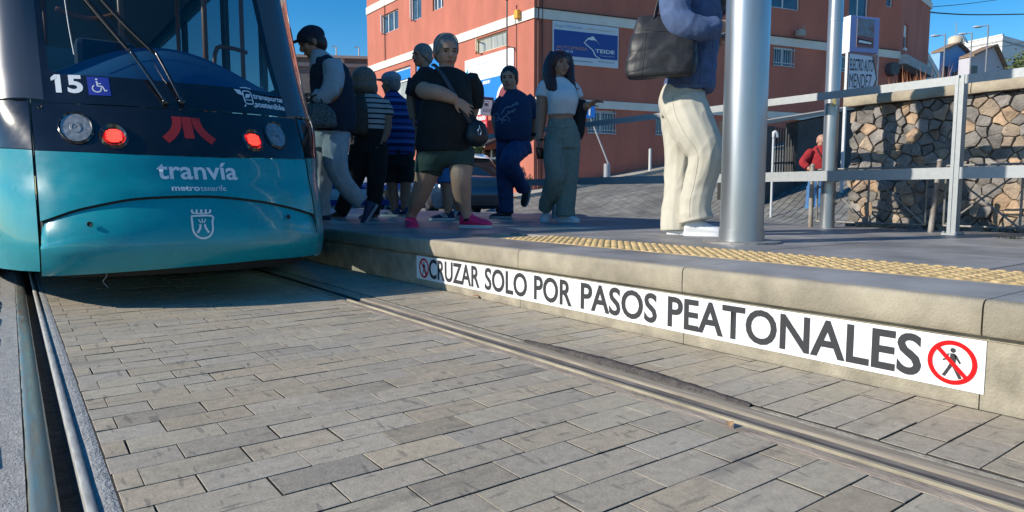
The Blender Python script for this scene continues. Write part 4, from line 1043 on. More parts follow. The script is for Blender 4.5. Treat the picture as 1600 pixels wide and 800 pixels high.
# fence
fx = 5.03
t = Thing('platform_fence', 'grey steel fence of two flat rails along the back of the platform', 'fence', (fx, 3, PZ))
postY = [-1.8, .03, 1.86, 3.55, 5.95, 8.1]
for z0, z1 in ((PZ+.37, PZ+.44), (PZ+.982, PZ+1.032)):
    bm = BM()
    for a, b in zip(postY, postY[1:]):
        box(bm, fx-.030, fx-.024, a+.028, b-.028, z0, z1); box(bm, fx-.030, fx+.03, a+.028, b-.028, z1, z1+.006); 
    t.part('rail', bm, galv)
for y in postY:
    bm = BM()
    for s in (-1, 1): box(bm, fx-.035, fx+.035, y+s*.016-.0105, y+s*.016+.0105, PZ+.01, PZ+1.04, .001)
    box(bm, fx-.03, fx+.03, y-.0052, y+.0052, PZ+.012, PZ+1.02)
    po = t.part('post', bm, galv)
    bm = BM(); box(bm, fx-.055, fx+.055, y-.05, y+.05, PZ, PZ+.012)
    for dx in (-.045, .045):
        for dy in (-.04, .04): tube(bm, [(fx+dx, y+dy, PZ+.012), (fx+dx, y+dy, PZ+.024)], .008, 6)
    t.part('foot_plate', bm, galv, parent=po)
# low barrier of cross bracing
br_m = mat('barrier_steel', (.25, .24, .22), .55, .4, var=.3, vscale=20)
rust = mat('barrier_rusty', (.33, .32, .30), .65, .3, var=.45, vscale=9, col2=(.20, .15, .115))
bx = 5.24
t = Thing('cross_braced_barrier', 'low rusty tube barrier with crossed bracing before the stone wall', 'barrier', (bx, 2, PZ))
for y, lean in ((2.98, .0), (2.08, .035), (.60, 0.)):
    bm = BM(); tube(bm, [(bx, y, PZ), (bx, y-lean, PZ+.50)], [.019, .0165], 14); ell(bm, (bx, y-lean, PZ+.50), .020, .020, .016, u=12, v=6); t.part('post', bm, rust, angle=50)
for (ya, yb, n) in ((2.93, 2.12, 2), (2.00, .66, 3)):
    bm = BM(); z0, z1 = PZ+.05, PZ+.43
    for z in (z1, z1+.035, z0): tube(bm, [(bx, ya, z), (bx, yb, z)], .0075, 8)
    for k in range(n*3+1): y = ya+(yb-ya)*k/(n*3); tube(bm, [(bx, y, z1), (bx, y, z1+.035)], .005, 6)
    for k in range(n+1): y = ya+(yb-ya)*k/n; tube(bm, [(bx, y, z0), (bx, y+(.03 if k == n and n == 3 else 0), (z0+z1)/2), (bx, y, z1)], .0075, 8)
    for k in range(n):
        a, b = ya+(yb-ya)*k/n, ya+(yb-ya)*(k+1)/n
        tube(bm, [(bx+.006, a, z0), (bx+.006, b, z1)], .0065, 8); tube(bm, [(bx-.006, b, z0), (bx-.006, a, z1)], .0065, 8)
    t.part('braced_panel', bm, br_m)
# ================================================================== stone wall
wx = 5.76
t = Thing('stone_wall', 'dry volcanic stone wall with a pale rounded coping', 'wall', (wx, 0, PZ))
y0, y1, z0, z1 = -2.4, 2.97, .24, 1.29
rr = random.Random(21)
sites = []
for _ in range(9000):
    p = (rr.uniform(y0-.1, y1+.1), rr.uniform(z0-.1, z1+.1)); 
    mn = rr.choice([.055, .09, .10, .13, .17])
    if all(((p[0]-q[0])*.88)**2+((p[1]-q[1])*1.15)**2 > mn*mn*.9 for q in sites): sites.append(p)
def clip(poly, p, q):
    mx, mz = (p[0]+q[0])/2, (p[1]+q[1])/2; nx_, nz_ = q[0]-p[0], q[1]-p[1]; out = []
    f = lambda v: (v[0]-mx)*nx_+(v[1]-mz)*nz_
    for i in range(len(poly)):
        a, b = poly[i], poly[(i+1) % len(poly)]; fa, fb = f(a), f(b)
        if fa <= 0: out.append(a)
        if fa*fb < 0: k = fa/(fa-fb); out.append((a[0]+(b[0]-a[0])*k, a[1]+(b[1]-a[1])*k))
    return out
bm = BM(); lay = bm.loops.layers.float_color.new('tone')
for i, p in enumerate(sites):
    poly = [(y0, z0), (y1, z0), (y1, z1), (y0, z1)]
    for j, q in enumerate(sites):
        if i != j and abs(p[0]-q[0]) < .6 and abs(p[1]-q[1]) < .6:
            poly = clip(poly, p, q)
            if len(poly) < 3: break
    if len(poly) < 3: continue
    dens = []
    for k in range(len(poly)):
        a, b = Vector(poly[k]), Vector(poly[(k+1) % len(poly)]); n = max(1, int((b-a).length/.03))
        for m_ in range(n):
            v = a+(b-a)*(m_/n); wv = noise.noise_vector(Vector((v.x*6.5, v.y*6.5, 4.)))
            dens.append((min(y1, max(y0, v.x+.034*wv.x)), min(z1, max(z0, v.y+.030*wv.y))))
    poly = dens
    cy_, cz_ = sum(v[0] for v in poly)/len(poly), sum(v[1] for v in poly)/len(poly)
    area = abs(sum(poly[k][0]*poly[(k+1) % len(poly)][1]-poly[(k+1) % len(poly)][0]*poly[k][1] for k in range(len(poly))))/2
    if area < .0025: continue
    # resample outline with a little waviness, drawn in from its neighbours
    pts = []
    for k in range(len(poly)):
        a, b = Vector(poly[k]), Vector(poly[(k+1) % len(poly)]); n = max(1, int((b-a).length/.022))
        for m_ in range(n): pts.append(a+(b-a)*(m_/n))
    cc = Vector((cy_, cz_)); g = rr.uniform(.001, .006); out = []
    for v in pts:
        d = v-cc; L_ = d.length
        d2 = d*(1-(g+.007*noise.noise(Vector((v.x*14, v.y*14, i*.7))))/max(L_, .03)); out.append(cc+d2)
    # round corners
    dep = rr.uniform(.0, .04); tx, tz = rr.uniform(-.16, .16), rr.uniform(-.12, .18)
    u = rr.random()
    if u < .70: k = rr.uniform(.62, 1.12); tone = (k*.98, k*.99, k*1.02)
    elif u < .88: k = rr.uniform(.95, 1.35); tone = (k*1.18, k*1.02, k*.86)
    else: k = rr.uniform(.9, 1.2); tone = (k*1.50, k*1.16, k*.86)
    rows = []
    for f, o in ((1.0, -.10), (1.0, -.010), (.985, -.002), (.955, .002), (.80, .004), (.5, .005), (.22, .005)):
        row = []
        for v in out:
            q = cc+(v-cc)*f; h = o-dep+tx*(q.x-cc.x)+tz*(q.y-cc.y)+(.014*noise.noise(Vector((q.x*9, q.y*9, i*1.3)))+.009*abs(noise.noise(Vector((q.x*26, q.y*26, i*2.1)))) if f < .99 else 0)
            row.append(bm.verts.new((wx-h, q.x, q.y)))
        rows.append(row)
    n = len(out); fs = []
    for a, b in zip(rows, rows[1:]):
        for k in range(n): fs.append(bm.faces.new((a[k], a[(k+1) % n], b[(k+1) % n], b[k])))
    fs.append(bm.faces.new(rows[-1]))
    for f in fs:
        f.smooth = True
        for l in f.loops: l[lay] = (*tone, 1)
st_m = mat('volcanic_stone', (.27, .24, .205), .92, var=.45, vscale=11, bump=1., bscale=55, attr='tone', col2=(.17, .155, .14), detail=9)
me = mesh_from(bm, 'stone_face', st_m, angle=38)
t.part('stone_face', me, st_m)
bm = BM(); box(bm, wx+.045, wx+.40, y0, y1-.02, .15, 1.285); t.part('core', bm, mat('wall_mortar', (.17, .145, .115), .95, var=.4, vscale=12))
bm = BM(); y = y1+.03; L_ = [.95, 1.15, 1.1, 1.2, 1.2, 1.0]
for l in L_:
    prof = [(wx-.045, 1.292), (wx-.052, 1.31), (wx-.050, 1.35), (wx-.035, 1.378), (wx-.0, 1.392), (wx+.2, 1.40), (wx+.45, 1.39), (wx+.45, 1.292)]
    rs = []
    for k in range(13):
        yy = y-.003-(l-.006)*k/12; rs.append([(x+.006*noise.noise(Vector((yy*5, z*9, 2))), yy, z+.006*noise.noise(Vector((yy*6, x*7, 9)))) for x, z in prof])
    rings_loft(bm, rs); y -= l
t.part('coping', bm, mat('coping_stone', (.40, .335, .24), .88, var=.25, vscale=6, bump=.5, bscale=90), angle=45)
bm = BM(); box(bm, 6.05, 11, -2.4, 2.85, .1, 1.22); single('planting_bed', bm, mat('soil', (.10, .07, .05), .95, var=.4), kind='structure')
# dry aloe-like plants
def dry_plant(c, n, h, lab, seed):
    rr = random.Random(seed); bm = BM()
    for k in range(n):
        a = rr.uniform(0, 6.283); b = c+Vector((rr.uniform(-.32, .32), rr.uniform(-.30, .30), 0)); hh = h*rr.uniform(.5, 1.05); d = Vector((math.cos(a), math.sin(a), 0))
        s = Vector((-d.y, d.x, 0))*rr.uniform(.008, .014); ln = rr.uniform(.06, .28)*hh
        pts = [b, b+d*ln*.35+Vector((0, 0, hh*.45)), b+d*ln+Vector((0, 0, hh))]
        for (p, q, w0, w1) in ((pts[0], pts[1], 1, .9), (pts[1], pts[2], .9, .05)):
            quad(bm, [p-s*w0, p+s*w0, q+s*w1, q-s*w1])
    return single('dry_plant', bm, mat('dry_plant', (.40, .17, .09), .8, var=.4, vscale=7), lab, 'plant', 'dry spiky plants behind the stone wall')
for i, (px, h, lab) in enumerate(((1408, .30, 'dry reddish spiky plant behind the wall, nearest the arrow sign'), (1424, .33, 'middle one of the dry spiky plants behind the wall'), (1441, .38, 'dry spiky plant right of the middle one behind the wall'), (1455, .48, 'tallest dry spiky plant behind the wall, nearest the white houses'))):
    c = W(px, 130, d=7.6); c.z = 1.20; dry_plant(c, 110, h+.30, lab, 30+i)
# ================================================================== arrow sign
q = W(1323, 200, d=13.2); q.z = G(q.x, q.y)
t = Thing('direction_sign', 'tall sign box with white arrow panel reading ELECTRO AUTO MENDEZ', 'sign', q)
u = (RT*.93-FH*-.30).normalized(); u = Vector((RT.x*.95+FH.x*.3, RT.y*.95+FH.y*.3, 0)).normalized(); nrm = Vector((u.y, -u.x, 0))
A = W(1327, 25, d=13.2); B = W(1327, 81, d=13.2); C_ = W(1327, 143, d=13.2); 
wd = .72; zt, zm, zb = A.z, B.z, C_.z; O = Vector((B.x, B.y, 0))
p2 = lambda a, z, o=0.: O+u*(a*wd)+nrm*o+Vector((0, 0, z))
def pbox(bm, a0, a1, z0, z1, o0, o1, bev=0): obox(bm, p2((a0+a1)/2, (z0+z1)/2, (o0+o1)/2), u*(a1-a0)*wd/2, nrm*(o1-o0)/2, Vector((0, 0, (z1-z0)/2)), bev)
bm = BM(); pbox(bm, 0, 1, zm+.01, zt, -.24, 0, .01); t.part('light_box', bm, mat('sign_lilac', (.30, .33, .60), .45))
bm = BM(); pbox(bm, -.003, .0, zm, zt, -.24, 0.002); pbox(bm, -.02, 1.0, zb, zb+.02, -.05, .0); t.part('edge_trim', bm, whs)
bm = BM(); pbox(bm, .22, .80, zm+.10, zt-.05, 0.0, .012); pic = t.part('picture', bm, mat('faded_picture', (.16, .22, .26), .5, var=.6, vscale=7, col2=(.22, .12, .10)))
bm = BM(); f8 = lambda a, z: p2(a, zm+z, .016); poly2d(bm, [(.22, .11), (.80, .11), (.80, .30), (.22, .34)], lambda a, z: p2(a, zm+z, .0135)); t.part('picture_ground', bm, mat('picture_red', (.26, .10, .10), .5), parent=pic)
bm = BM(); poly2d(bm, [(.25, .17), (.72, .15), (.79, .19), (.72, .23), (.30, .27), (.25, .30)], f8); t.part('picture_bar', bm, rub, parent=pic)
bm = BM(); poly2d(bm, [(.27, .19), (.70, .17), (.75, .19), (.70, .21), (.29, .24)], lambda a, z: p2(a, zm+z, .018)); t.part('picture_bar_white', bm, whs, parent=pic)
bm = BM(); pbox(bm, -.02, 1.0, zb, zm-.02, -.06, 0); t.part('panel', bm, mat('panel_rosy', (.42, .22, .18), .6))
bm = BM(); poly2d(bm, [(.01, zb+.02), (.80, zb+.02), (.97, (zb+zm)/2-.1), (.80, zm-.06), (.01, zm-.03)], lambda a, z: p2(a, z, .004)); t.part('arrow_field', bm, mat('arrow_pale', (.66, .68, .74), .5))
bm = BM(); outline(bm, [(.80, zm-.06), (.97, (zb+zm)/2-.1), (.80, zb+.02)], .03, lambda a, z: p2(a, z, .007), False)
hh = zm-zb
merge(bm, text_bm('ELECTRO AUTO', (.04, .83, zb+hh*.54, zb+hh*.84), lambda a, z: p2(a, z, .007), bold=.012)); merge(bm, text_bm('MENDEZ', (.04, .80, zb+hh*.12, zb+hh*.47), lambda a, z: p2(a, z, .007))); t.part('lettering', bm, mat('letter_black', (.03, .03, .04), .5))
bm = BM(); 
for a in (-.02, 1.0): beam(bm, p2(a, q.z-.2, -.03), p2(a, zm, -.03), .05, .05)
t.part('legs', bm, bw)
# ================================================================== houses up the hill
r_h = RT*.83-FH*.56; f_h = FH*.83+RT*.56; b_d = (r_h*.57+f_h*.82).normalized(); a_d = (f_h*.57-r_h*.82).normalized(); aN = -b_d; bN = -a_d
hw = mat('house_white', (.72, .71, .68), .85, var=.06, vscale=.8); hl = mat('house_lilac', (.50, .47, .50), .85, var=.08, vscale=.8); hb = mat('house_blue', (.22, .40, .66), .85, var=.06); hc = mat('house_cream', (.66, .58, .40), .85)
tile = mat('tile_brown', (.26, .17, .11), .85, var=.35, vscale=5); hwin = mat('house_window', (.03, .03, .035), .3)
def house(name, lab, px, py, d, la, lb, m, wins=(), drop_b=0., gable=None, base=6.):
    """corner nearest to us at the sight line (px, py), la metres to the left, lb to the right"""
    c = W(px, py, d=d); t = Thing(name, lab, 'house', (c.x, c.y, c.z-base)); zt = c.z; zb = c.z-base
    A = c+a_d*la; Bq = c+b_d*lb; Dq = A+b_d*lb; v = lambda p, z: Vector((p.x, p.y, z)); bm = BM()
    zr = zt-drop_b
    quad(bm, [v(c, zb), v(A, zb), v(A, zt), v(c, zt)])
    if gable:
        pk = c+b_d*(lb*gable[0]); bm.faces.new([bm.verts.new(p) for p in (v(c, zb), v(Bq, zb), v(Bq, zr), v(pk, zt+gable[1]), v(c, zt))])
        pkD = pk+a_d*la; bm.faces.new([bm.verts.new(p) for p in (v(A, zb), v(Dq, zb), v(Dq, zr), v(pkD, zt+gable[1]), v(A, zt))])
    else:
        quad(bm, [v(c, zb), v(Bq, zb), v(Bq, zr), v(c, zt)]); quad(bm, [v(A, zb), v(Dq, zb), v(Dq, zr), v(A, zt)])
    quad(bm, [v(Bq, zb), v(Dq, zb), v(Dq, zr), v(Bq, zr)])
    t.part('wall', bm, m)
    bm = BM()
    if gable:
        o = bN*.3
        for (p, q, z0_, z1_) in ((c, pk, zt, zt+gable[1]), (pk, Bq, zt+gable[1], zr)):
            e = (v(p, z0_+.05)+o, v(q, z1_+.05)+o, v(q, z1_+.05)+a_d*la, v(p, z0_+.05)+a_d*la); prism(bm, e, (0, 0, .14))
        t.part('roof', bm, tile)
    else:
        prism(bm, [v(c, zt-.6), v(Bq, zr-.6), v(Dq, zr-.6), v(A, zt-.6)], (0, 0, .2)); t.part('roof', bm, m)
        bm = BM(); q0 = c+bN*.06+aN*.06
        prism(bm, [v(c, zt)+aN*.06, v(A, zt)+aN*.06, v(A, zt)-aN*.2, v(c, zt)-aN*.2], (0, 0, .12)); t.part('parapet', bm, m)
    for f, s, z, w_, h_ in wins:
        D_, N_ = (b_d, bN) if f == 'b' else (a_d, aN); p = c+D_*s+N_*.0; bm = BM(); obox(bm, v(p, zt-z)+N_*.02, D_*w_/2, N_*.04, Vector((0, 0, h_/2))); wo = t.part('window', bm, hwin)
        bm = BM(); obox(bm, v(p, zt-z-h_/2-.06)+N_*.08, D_*(w_/2+.08), N_*.08, Vector((0, 0, .05))); t.part('sill', bm, m, parent=wo)
    return t, c, zt
house('white_house', 'big white flat-roofed house highest on the hill', 1567, 55, 62, 4.9, 9, hw, (('b', 2.2, 2.6, .45, 1.5), ('b', 3.6, 3.0, .45, 1.5), ('b', 5.4, 3.5, .5, .8), ('b', .5, 3.8, .35, 2.0), ('b', 6.6, 3.7, .5, .8)), .9, None, 16)
tl, c, zt = house('gabled_house', 'lilac grey gabled house with brown roof beside the blue balcony', 1516, 90, 52, .9, 4.5, hl, (('b', .5, 1.5, .6, 1.8), ('b', 1.9, 2.4, .5, 1.5), ('b', 3.0, 2.2, .5, .5)), 1.3, (.58, 1.0), 14)
t2, c2, zt2 = house('blue_house', 'pale blue house with a bright blue balcony', 1469, 82, 54, .8, 4.2, hb, (('b', .6, 1.9, .6, 1.7), ('b', 1.9, 2.3, .7, 1.7), ('b', 2.9, 2.6, .6, 1.5)), .5, (.45, .75), 12)
bm = BM(); p = c2+b_d*2.6+bN*.6
for k in range(14): beam(bm, p+b_d*(k*.10-.4)+Vector((0, 0, -1.0)), p+b_d*(k*.10-.4)+Vector((0, 0, -.2)), .05, .05)
beam(bm, p+b_d*-.5+Vector((0, 0, -.2)), p+b_d*1.0+Vector((0, 0, -.2)), .08, .08); obox(bm, p+b_d*.25-bN*.3+Vector((0, 0, -1.1)), b_d*.8, bN*.4, Vector((0, 0, .10)))
t2.part('balcony', bm, mat('balcony_blue', (.02, .16, .55), .6))
house('white_house', 'narrow white house with sloping side next to the red building', 1442, 66, 44, .6, 2.2, hw, (('b', .9, 2.4, .4, .8),), 2.3, None, 11)
house('white_house', 'low white wing in front of the narrow white house', 1446, 113, 41, 2.4, 2.5, hw, (), .8, None, 6)
# water tank, dish, street lamps
p = W(1493, 64, d=56); t = Thing('water_tank', 'pale round water tank on the brown roof', 'tank', p-Vector((0, 0, .5)))
bm = BM(); tube(bm, [p-Vector((0, 0, .42)), p-Vector((0, 0, .30)), p+Vector((0, 0, .2)), p+Vector((0, 0, .38))], [.4, .55, .55, .35], 18); t.part('drum', bm, mat('tank_cream', (.58, .50, .38), .7), angle=50)
bm = BM(); tube(bm, [p+Vector((0, 0, .2)), p+Vector((0, 0, 1.5))], .03, 6); t.part('aerial', bm, mat('aerial_grey', (.3, .3, .3), .5))
p = W(1506, 62, d=55); t = Thing('satellite_dish', 'white satellite dish on the roof beside the water tank', 'dish', p-Vector((0, 0, 1)))
bm = BM(); n_ = (-FH*.7+RT*.6+Vector((0, 0, .5))).normalized(); s_, t_ = frame_axes(n_); rs = [[p+(s_*math.cos(k*.349)+t_*math.sin(k*.349))*r_+n_*(r_*r_*.5) for k in range(18)] for r_ in (.02, .18, .34, .46)]; rings_loft(bm, rs, cap=False); t.part('reflector', bm, hw, smooth=True)
bm = BM(); tube(bm, [p, p-Vector((0, 0, 1.0))], .06, 8); t.part('mast', bm, mat('aerial_grey2', (.3, .3, .3), .5))
for px, py, yb, d, lab in ((1474, 58, 112, 46, 'street lamp nearest the narrow white house on the hill'), (1516, 55, 100, 50, 'street lamp standing before the brown roof on the hill'), (1540, 44, 112, 44, 'tallest street lamp, before the lilac gable on the hill')):
    a = W(px, py, d=d); b = W(px, yb, d=d); b.z -= 5; h = W(px-9, py-4+2, d=d)
    t = Thing('street_lamp', lab, 'street lamp', b, 'street lamps on the hill')
    bm = BM(); tube(bm, [b, Vector((b.x, b.y, a.z)), Vector((b.x, b.y, a.z+.12)), Vector((a.x, a.y, a.z+.16))*.6+h*.4, h], [.06, .045, .04, .035, .03], 8); t.part('pole', bm, mat('lamp_pole', (.22, .23, .25), .5))
    bm = BM(); ell(bm, h-RT*.15, .32, .14, .075, Matrix((RT, FH, Vector((0, 0, 1)))).transposed(), 12, 6); t.part('lamp_head', bm, mat('lamp_head_pale', (.60, .60, .58), .4), smooth=True)
# tree at the right
def leafy(c, r, n, seed, lab, tall):
    rr = random.Random(seed); base = Vector((c.x, c.y, c.z-tall)); t = Thing('tree', lab, 'tree', base)
    bm = BM(); tube(bm, [base, base+Vector((.05, 0, tall*.5)), c], [.16, .12, .05], 8, sm=3)
    for k in range(6): a = k*1.05; tube(bm, [base+Vector((0, 0, tall*.55)), c+Vector((math.cos(a), math.sin(a), .2))*r*.6], [.07, .02], 6)
    t.part('trunk', bm, mat('bark', (.12, .09, .07), .9))
    bm = BM(); cl = [c+Vector((rr.gauss(0, .5), rr.gauss(0, .5), rr.gauss(0, .4)))*r for _ in range(16)]
    for _ in range(n):
        q = rr.choice(cl)+Vector((rr.gauss(0, 1), rr.gauss(0, 1), rr.gauss(0, 1)))*r*.24; a = Vector((rr.gauss(0, 1), rr.gauss(0, 1), rr.gauss(0, 1))).normalized(); s1_, s2_ = frame_axes(a); k = rr.uniform(.06, .13)
        quad(bm, [q-s1_*k, q+s2_*k*.5, q+s1_*k, q-s2_*k*.5])
    t.part('crown', bm, mat('foliage', (.13, .17, .055), .8, var=.5, vscale=2.5))
leafy(W(1603, 100, d=40), 1.1, 1500, 3, 'light green tree at the edge before the white house', 5)
# overhead cables
cab = MATS['cable_black']
for i, (pts, d0, d1, lab) in enumerate(((((1438, 12), (1500, 7), (1562, -1), (1700, -22)), 34, 44, 'uppermost black overhead cable leaving the red building'), (((1438, 17), (1475, 21), (1540, 23), (1700, 20)), 34, 44, 'thick sagging black overhead cable leaving the red building'), (((1548, 73), (1572, 72), (1600, 66), (1690, 44)), 50, 42, 'thin overhead cable before the highest white house'))):
    bm = BM(); n = len(pts); tube(bm, [W(x, y, d=d0+(d1-d0)*k/(n-1)) for k, (x, y) in enumerate(pts)], .035 if i == 1 else .018, 6, sm=6)
    single('overhead_cable', bm, cab, lab, 'cable', 'overhead cables')
# ================================================================== far building at the left
c = W(540, 92, d=46); t = Thing('far_building', 'grey building with dark timber screen far down the street', 'building', (c.x, c.y, 0))
u1 = (RT*.98+FH*.15).normalized(); n1 = Vector((u1.y, -u1.x, 0))
bm = BM(); obox(bm, Vector((c.x, c.y, c.z/2))-n1*3, u1*4.6, n1*3, Vector((0, 0, c.z/2))); t.part('wall', bm, mat('far_grey', (.17, .155, .15), .9, var=.3, vscale=1.5, stretch=(1, 1, 6)))
bm = BM(); obox(bm, Vector((c.x, c.y, c.z+.08))-n1*2.8, u1*4.8, n1*3.1, Vector((0, 0, .09))); obox(bm, Vector((c.x, c.y, c.z-.45))+n1*.06, u1*4.6, n1*.06, Vector((0, 0, .12))); t.part('roof_edge', bm, mat('far_edge', (.40, .34, .29), .8))
bm = BM()
for k in (-.6, .9, 2.0): tube(bm, [c+u1*k+Vector((0, 0, .1)), c+u1*k+Vector((0, 0, .75)), c+u1*(k-.25)+Vector((0, 0, .85))], .05, 6)
tube(bm, [c+u1*-.2+Vector((0, 0, .1)), c+u1*-.2+Vector((0, 0, -5))], .14, 10); t.part('vent_pipes', bm, mat('far_pipe', (.55, .5, .46), .7))
# ================================================================== cars
def car(name, lab, c, hd, L_, col, parts):
    """a saloon: c = ground point under its middle, hd = heading"""
    t = Thing(name, lab, 'car', c); f = Vector((math.cos(hd), math.sin(hd), 0)); s = Vector((-f.y, f.x, 0)); up = Vector((0, 0, 1))
    at = lambda x, y, z: c+f*(x*L_)+s*y+up*z
    bodym = mat(name+'_paint', col, .18, .3, coat=.8, var=.05)
    X = [-.5, -.49, -.46, -.40, -.30, -.15, 0, .15, .28, .38, .45, .49, .5]; top_ = [.55, .72, .86, .90, .91, .90, .89, .88, .84, .76, .70, .62, .50]; bot_ = [.38, .30, .24, .20, .20, .2, .2, .2, .2, .2, .22, .26, .36]; hw_ = [.62, .74, .82, .87, .89, .9, .9, .9, .89, .86, .80, .70, .58]
    bm = BM(); rs = []
    for x, zt_, zb_, h in zip(X, top_, bot_, hw_):
        zm_ = (zt_+zb_)/2+.05
        rs.append([at(x, y, z) for y, z in ((-h*.9, zb_), (-h, zb_+.12), (-h*1.01, zm_), (-h*.97, zt_-.06), (-h*.86, zt_), (0, zt_+.02), (h*.86, zt_), (h*.97, zt_-.06), (h*1.01, zm_), (h, zb_+.12), (h*.9, zb_))])
    rings_loft(bm, rs); body = t.part('body', bm, bodym, angle=45)
    bm = BM(); rs = []
    for x, z, h in ((-.40, .89, .74), (-.33, 1.10, .68), (-.24, 1.33, .60), (-.16, 1.42, .57), (-.02, 1.45, .57), (.08, 1.40, .58), (.18, 1.15, .66), (.26, .87, .74)):
        rs.append([at(x, y, zz) for y, zz in ((-h-.1, .86), (-h, z-.06), (-h*.9, z), (h*.9, z), (h, z-.06), (h+.1, .86))])
    rings_loft(bm, rs); t.part('cabin_glass', bm, mat('car_glass', (.012, .016, .02), .06, spec=.9), angle=40)
    bm = BM(); rs = [[at(x, y, z) for y, z in ((-h, zz-.01), (-h*.9, zz+.012), (0, zz+.025), (h*.9, zz+.012), (h, zz-.01))] for x, zz, h in ((-.26, 1.30, .60), (-.16, 1.42, .58), (-.02, 1.45, .58), (.08, 1.41, .58))]
    rings_loft(bm, rs, cap=False, closed=False); t.part('roof', bm, bodym, smooth=True)
    for x in (-.31, .31):
        for y in (-.80, .80):
            bm = BM(); rings_loft(bm, [[at(x, y+o, .31)+f*math.cos(k*.2618)*r_+up*math.sin(k*.2618)*r_ for k in range(24)] for o, r_ in ((-.1, .26), (-.1, .30), (-.08, .315), (.08, .315), (.1, .30), (.1, .26))]); wh = t.part('wheel', bm, rub, angle=40)
            bm = BM(); sg = 1 if y > 0 else -1; o = y+sg*.104
            for k in range(5):
                a = k*1.2566; obox(bm, at(x, o, .31)+(f*math.cos(a)+up*math.sin(a))*.12, (f*math.cos(a)+up*math.sin(a))*.10, (f*-math.sin(a)+up*math.cos(a))*.03, s*.008)
            disc(bm, at(x, o-sg*.006, .31), s*sg, .24, 24); t.part('rim', bm, mat('rim_alloy', (.4, .4, .42), .3, .8), parent=wh)
    for y in (-1, 1):
        bm = BM(); obox(bm, at(-.462, y*.66, .80), f*.05*L_/4, s*.16, up*.065, .02); t.part('tail_light', bm, mat('car_tail_red', (.45, .01, .015), .2, coat=.5))
    bm = BM(); obox(bm, at(-.490, 0, .42), f*.06, s*.70, up*.10, .03); t.part('bumper', bm, mat('bumper_dark', (.03, .03, .035), .5))
    if parts: parts(t, at, f, s, up)
    return t
c = W(712, 337, z=.04); hd = math.atan2(-RT.y-FH.y*-.35, -RT.x-FH.x*-.35)
car('parked_car', 'dark blue car with red tail light parked behind the woman with pink trainers', Vector((c.x, c.y, .03)), math.atan2((FH-RT*.30).y, (FH-RT*.30).x), 4.3, (.02, .045, .09), None)
def livery(t, at, f, s, up):
    for y in (-.915, .915):
        bm = BM()
        obox(bm, at(0, y, .68), f*1.9, s*.004, up*.045); obox(bm, at(0, y, .33), f*1.7, s*.004, up*.06)
        for k in range(10): obox(bm, at(-.40+k*.085, y, .80 if k % 2 else .755), f*.14, s*.0045, up*.03)
        t.part('blue_stripe', bm, mat('livery_blue', (.01, .03, .20), .4))
c = W(528, 337, z=.04)
car('patrol_car', 'white car with dark blue stripes standing behind the waiting passengers', Vector((c.x, c.y, .03)), math.atan2((-RT).y, (-RT).x), 4.3, (.66, .68, .72), livery)
# small shrub by the shop
leafy(W(742, 240, d=24), .35, 500, 9, 'small green shrub by the shop door', 1.6)
# ================================================================== people
def fill_remesh(bm, name, m, voxel=.008, smooth=3, wrinkle=0., wfreq=(10, 10, 3), seed=0, fine=0., puff=0.):
    """union of overlapping closed shapes into one continuous surface, then cloth folds"""
    bmesh.ops.recalc_face_normals(bm, faces=bm.faces)
    me = bpy.data.meshes.new('tmp'); bm.to_mesh(me); bm.free()
    o = bpy.data.objects.new('tmp', me); COL.objects.link(o)
    rm = o.modifiers.new('r', 'REMESH'); rm.mode = 'VOXEL'; rm.voxel_size = voxel; rm.use_smooth_shade = True
    sm = o.modifiers.new('s', 'SMOOTH'); sm.factor = .5; sm.iterations = smooth
    bpy.context.view_layer.update()
    out = bpy.data.meshes.new_from_object(o.evaluated_get(bpy.context.evaluated_depsgraph_get()))
    bpy.data.objects.remove(o); bpy.data.meshes.remove(me)
    if wrinkle or fine:
        sv = Vector((seed*3.1, seed*1.7, seed*2.3)); F = Vector(wfreq)
        nrm = [v.normal.copy() for v in out.vertices]
        for v, n in zip(out.vertices, nrm):
            c = v.co; q = Vector((c.x*F.x, c.y*F.y, c.z*F.z))+sv
            q = q+noise.noise_vector(c*4+sv)*.9
            r = 1-abs(noise.noise(q))*2.0
            d = wrinkle*(r*.8+noise.noise(q*2.3)*.4)
            if fine: d += fine*noise.noise(c*70+sv)
            v.co = c+n*d
    if puff:
        nrm = [v.normal.copy() for v in out.vertices]
        for v, n in zip(out.vertices, nrm): v.co = v.co+n*puff*(math.sqrt(abs(math.sin(math.pi*(v.co.z+.03*noise.noise(v.co*5))/.12)))-.7)
    out.name = name
    for k in (m if isinstance(m, (list, tuple)) else [m]): out.materials.append(k)
    out.polygons.foreach_set('use_smooth', [True]*len(out.polygons))
    return out
skin_a = mat('skin_light', (.46, .25, .165), .55, var=.10, vscale=16, bump=.08, bscale=160)
skin_b = mat('skin_tan', (.36, .185, .118), .55, var=.10, vscale=16, bump=.08, bscale=160)
hair_dark = mat('hair_dark', (.018, .012, .010), .45, var=.5, vscale=30, stretch=(6, 6, .6), bump=.5, bscale=60)
hair_brown = mat('hair_brown_grey', (.10, .075, .055), .5, var=.6, vscale=26, stretch=(6, 6, .6), col2=(.20, .17, .145), bump=.5, bscale=60)
hair_grey = mat('hair_grey', (.20, .19, .18), .5, var=.5, vscale=26, stretch=(5, 5, .8), col2=(.09, .085, .085), bump=.5, bscale=60)
hair_red = mat('hair_auburn', (.045, .012, .010), .42, var=.5, vscale=28, stretch=(6, 6, .6), bump=.5, bscale=60)
eye_m = mat('eye_dark', (.02, .014, .012), .2); lip_m = mat('lip', (.33, .11, .09), .5); brow_m = mat('brow', (.03, .02, .016), .8)
from mathutils.bvhtree import BVHTree
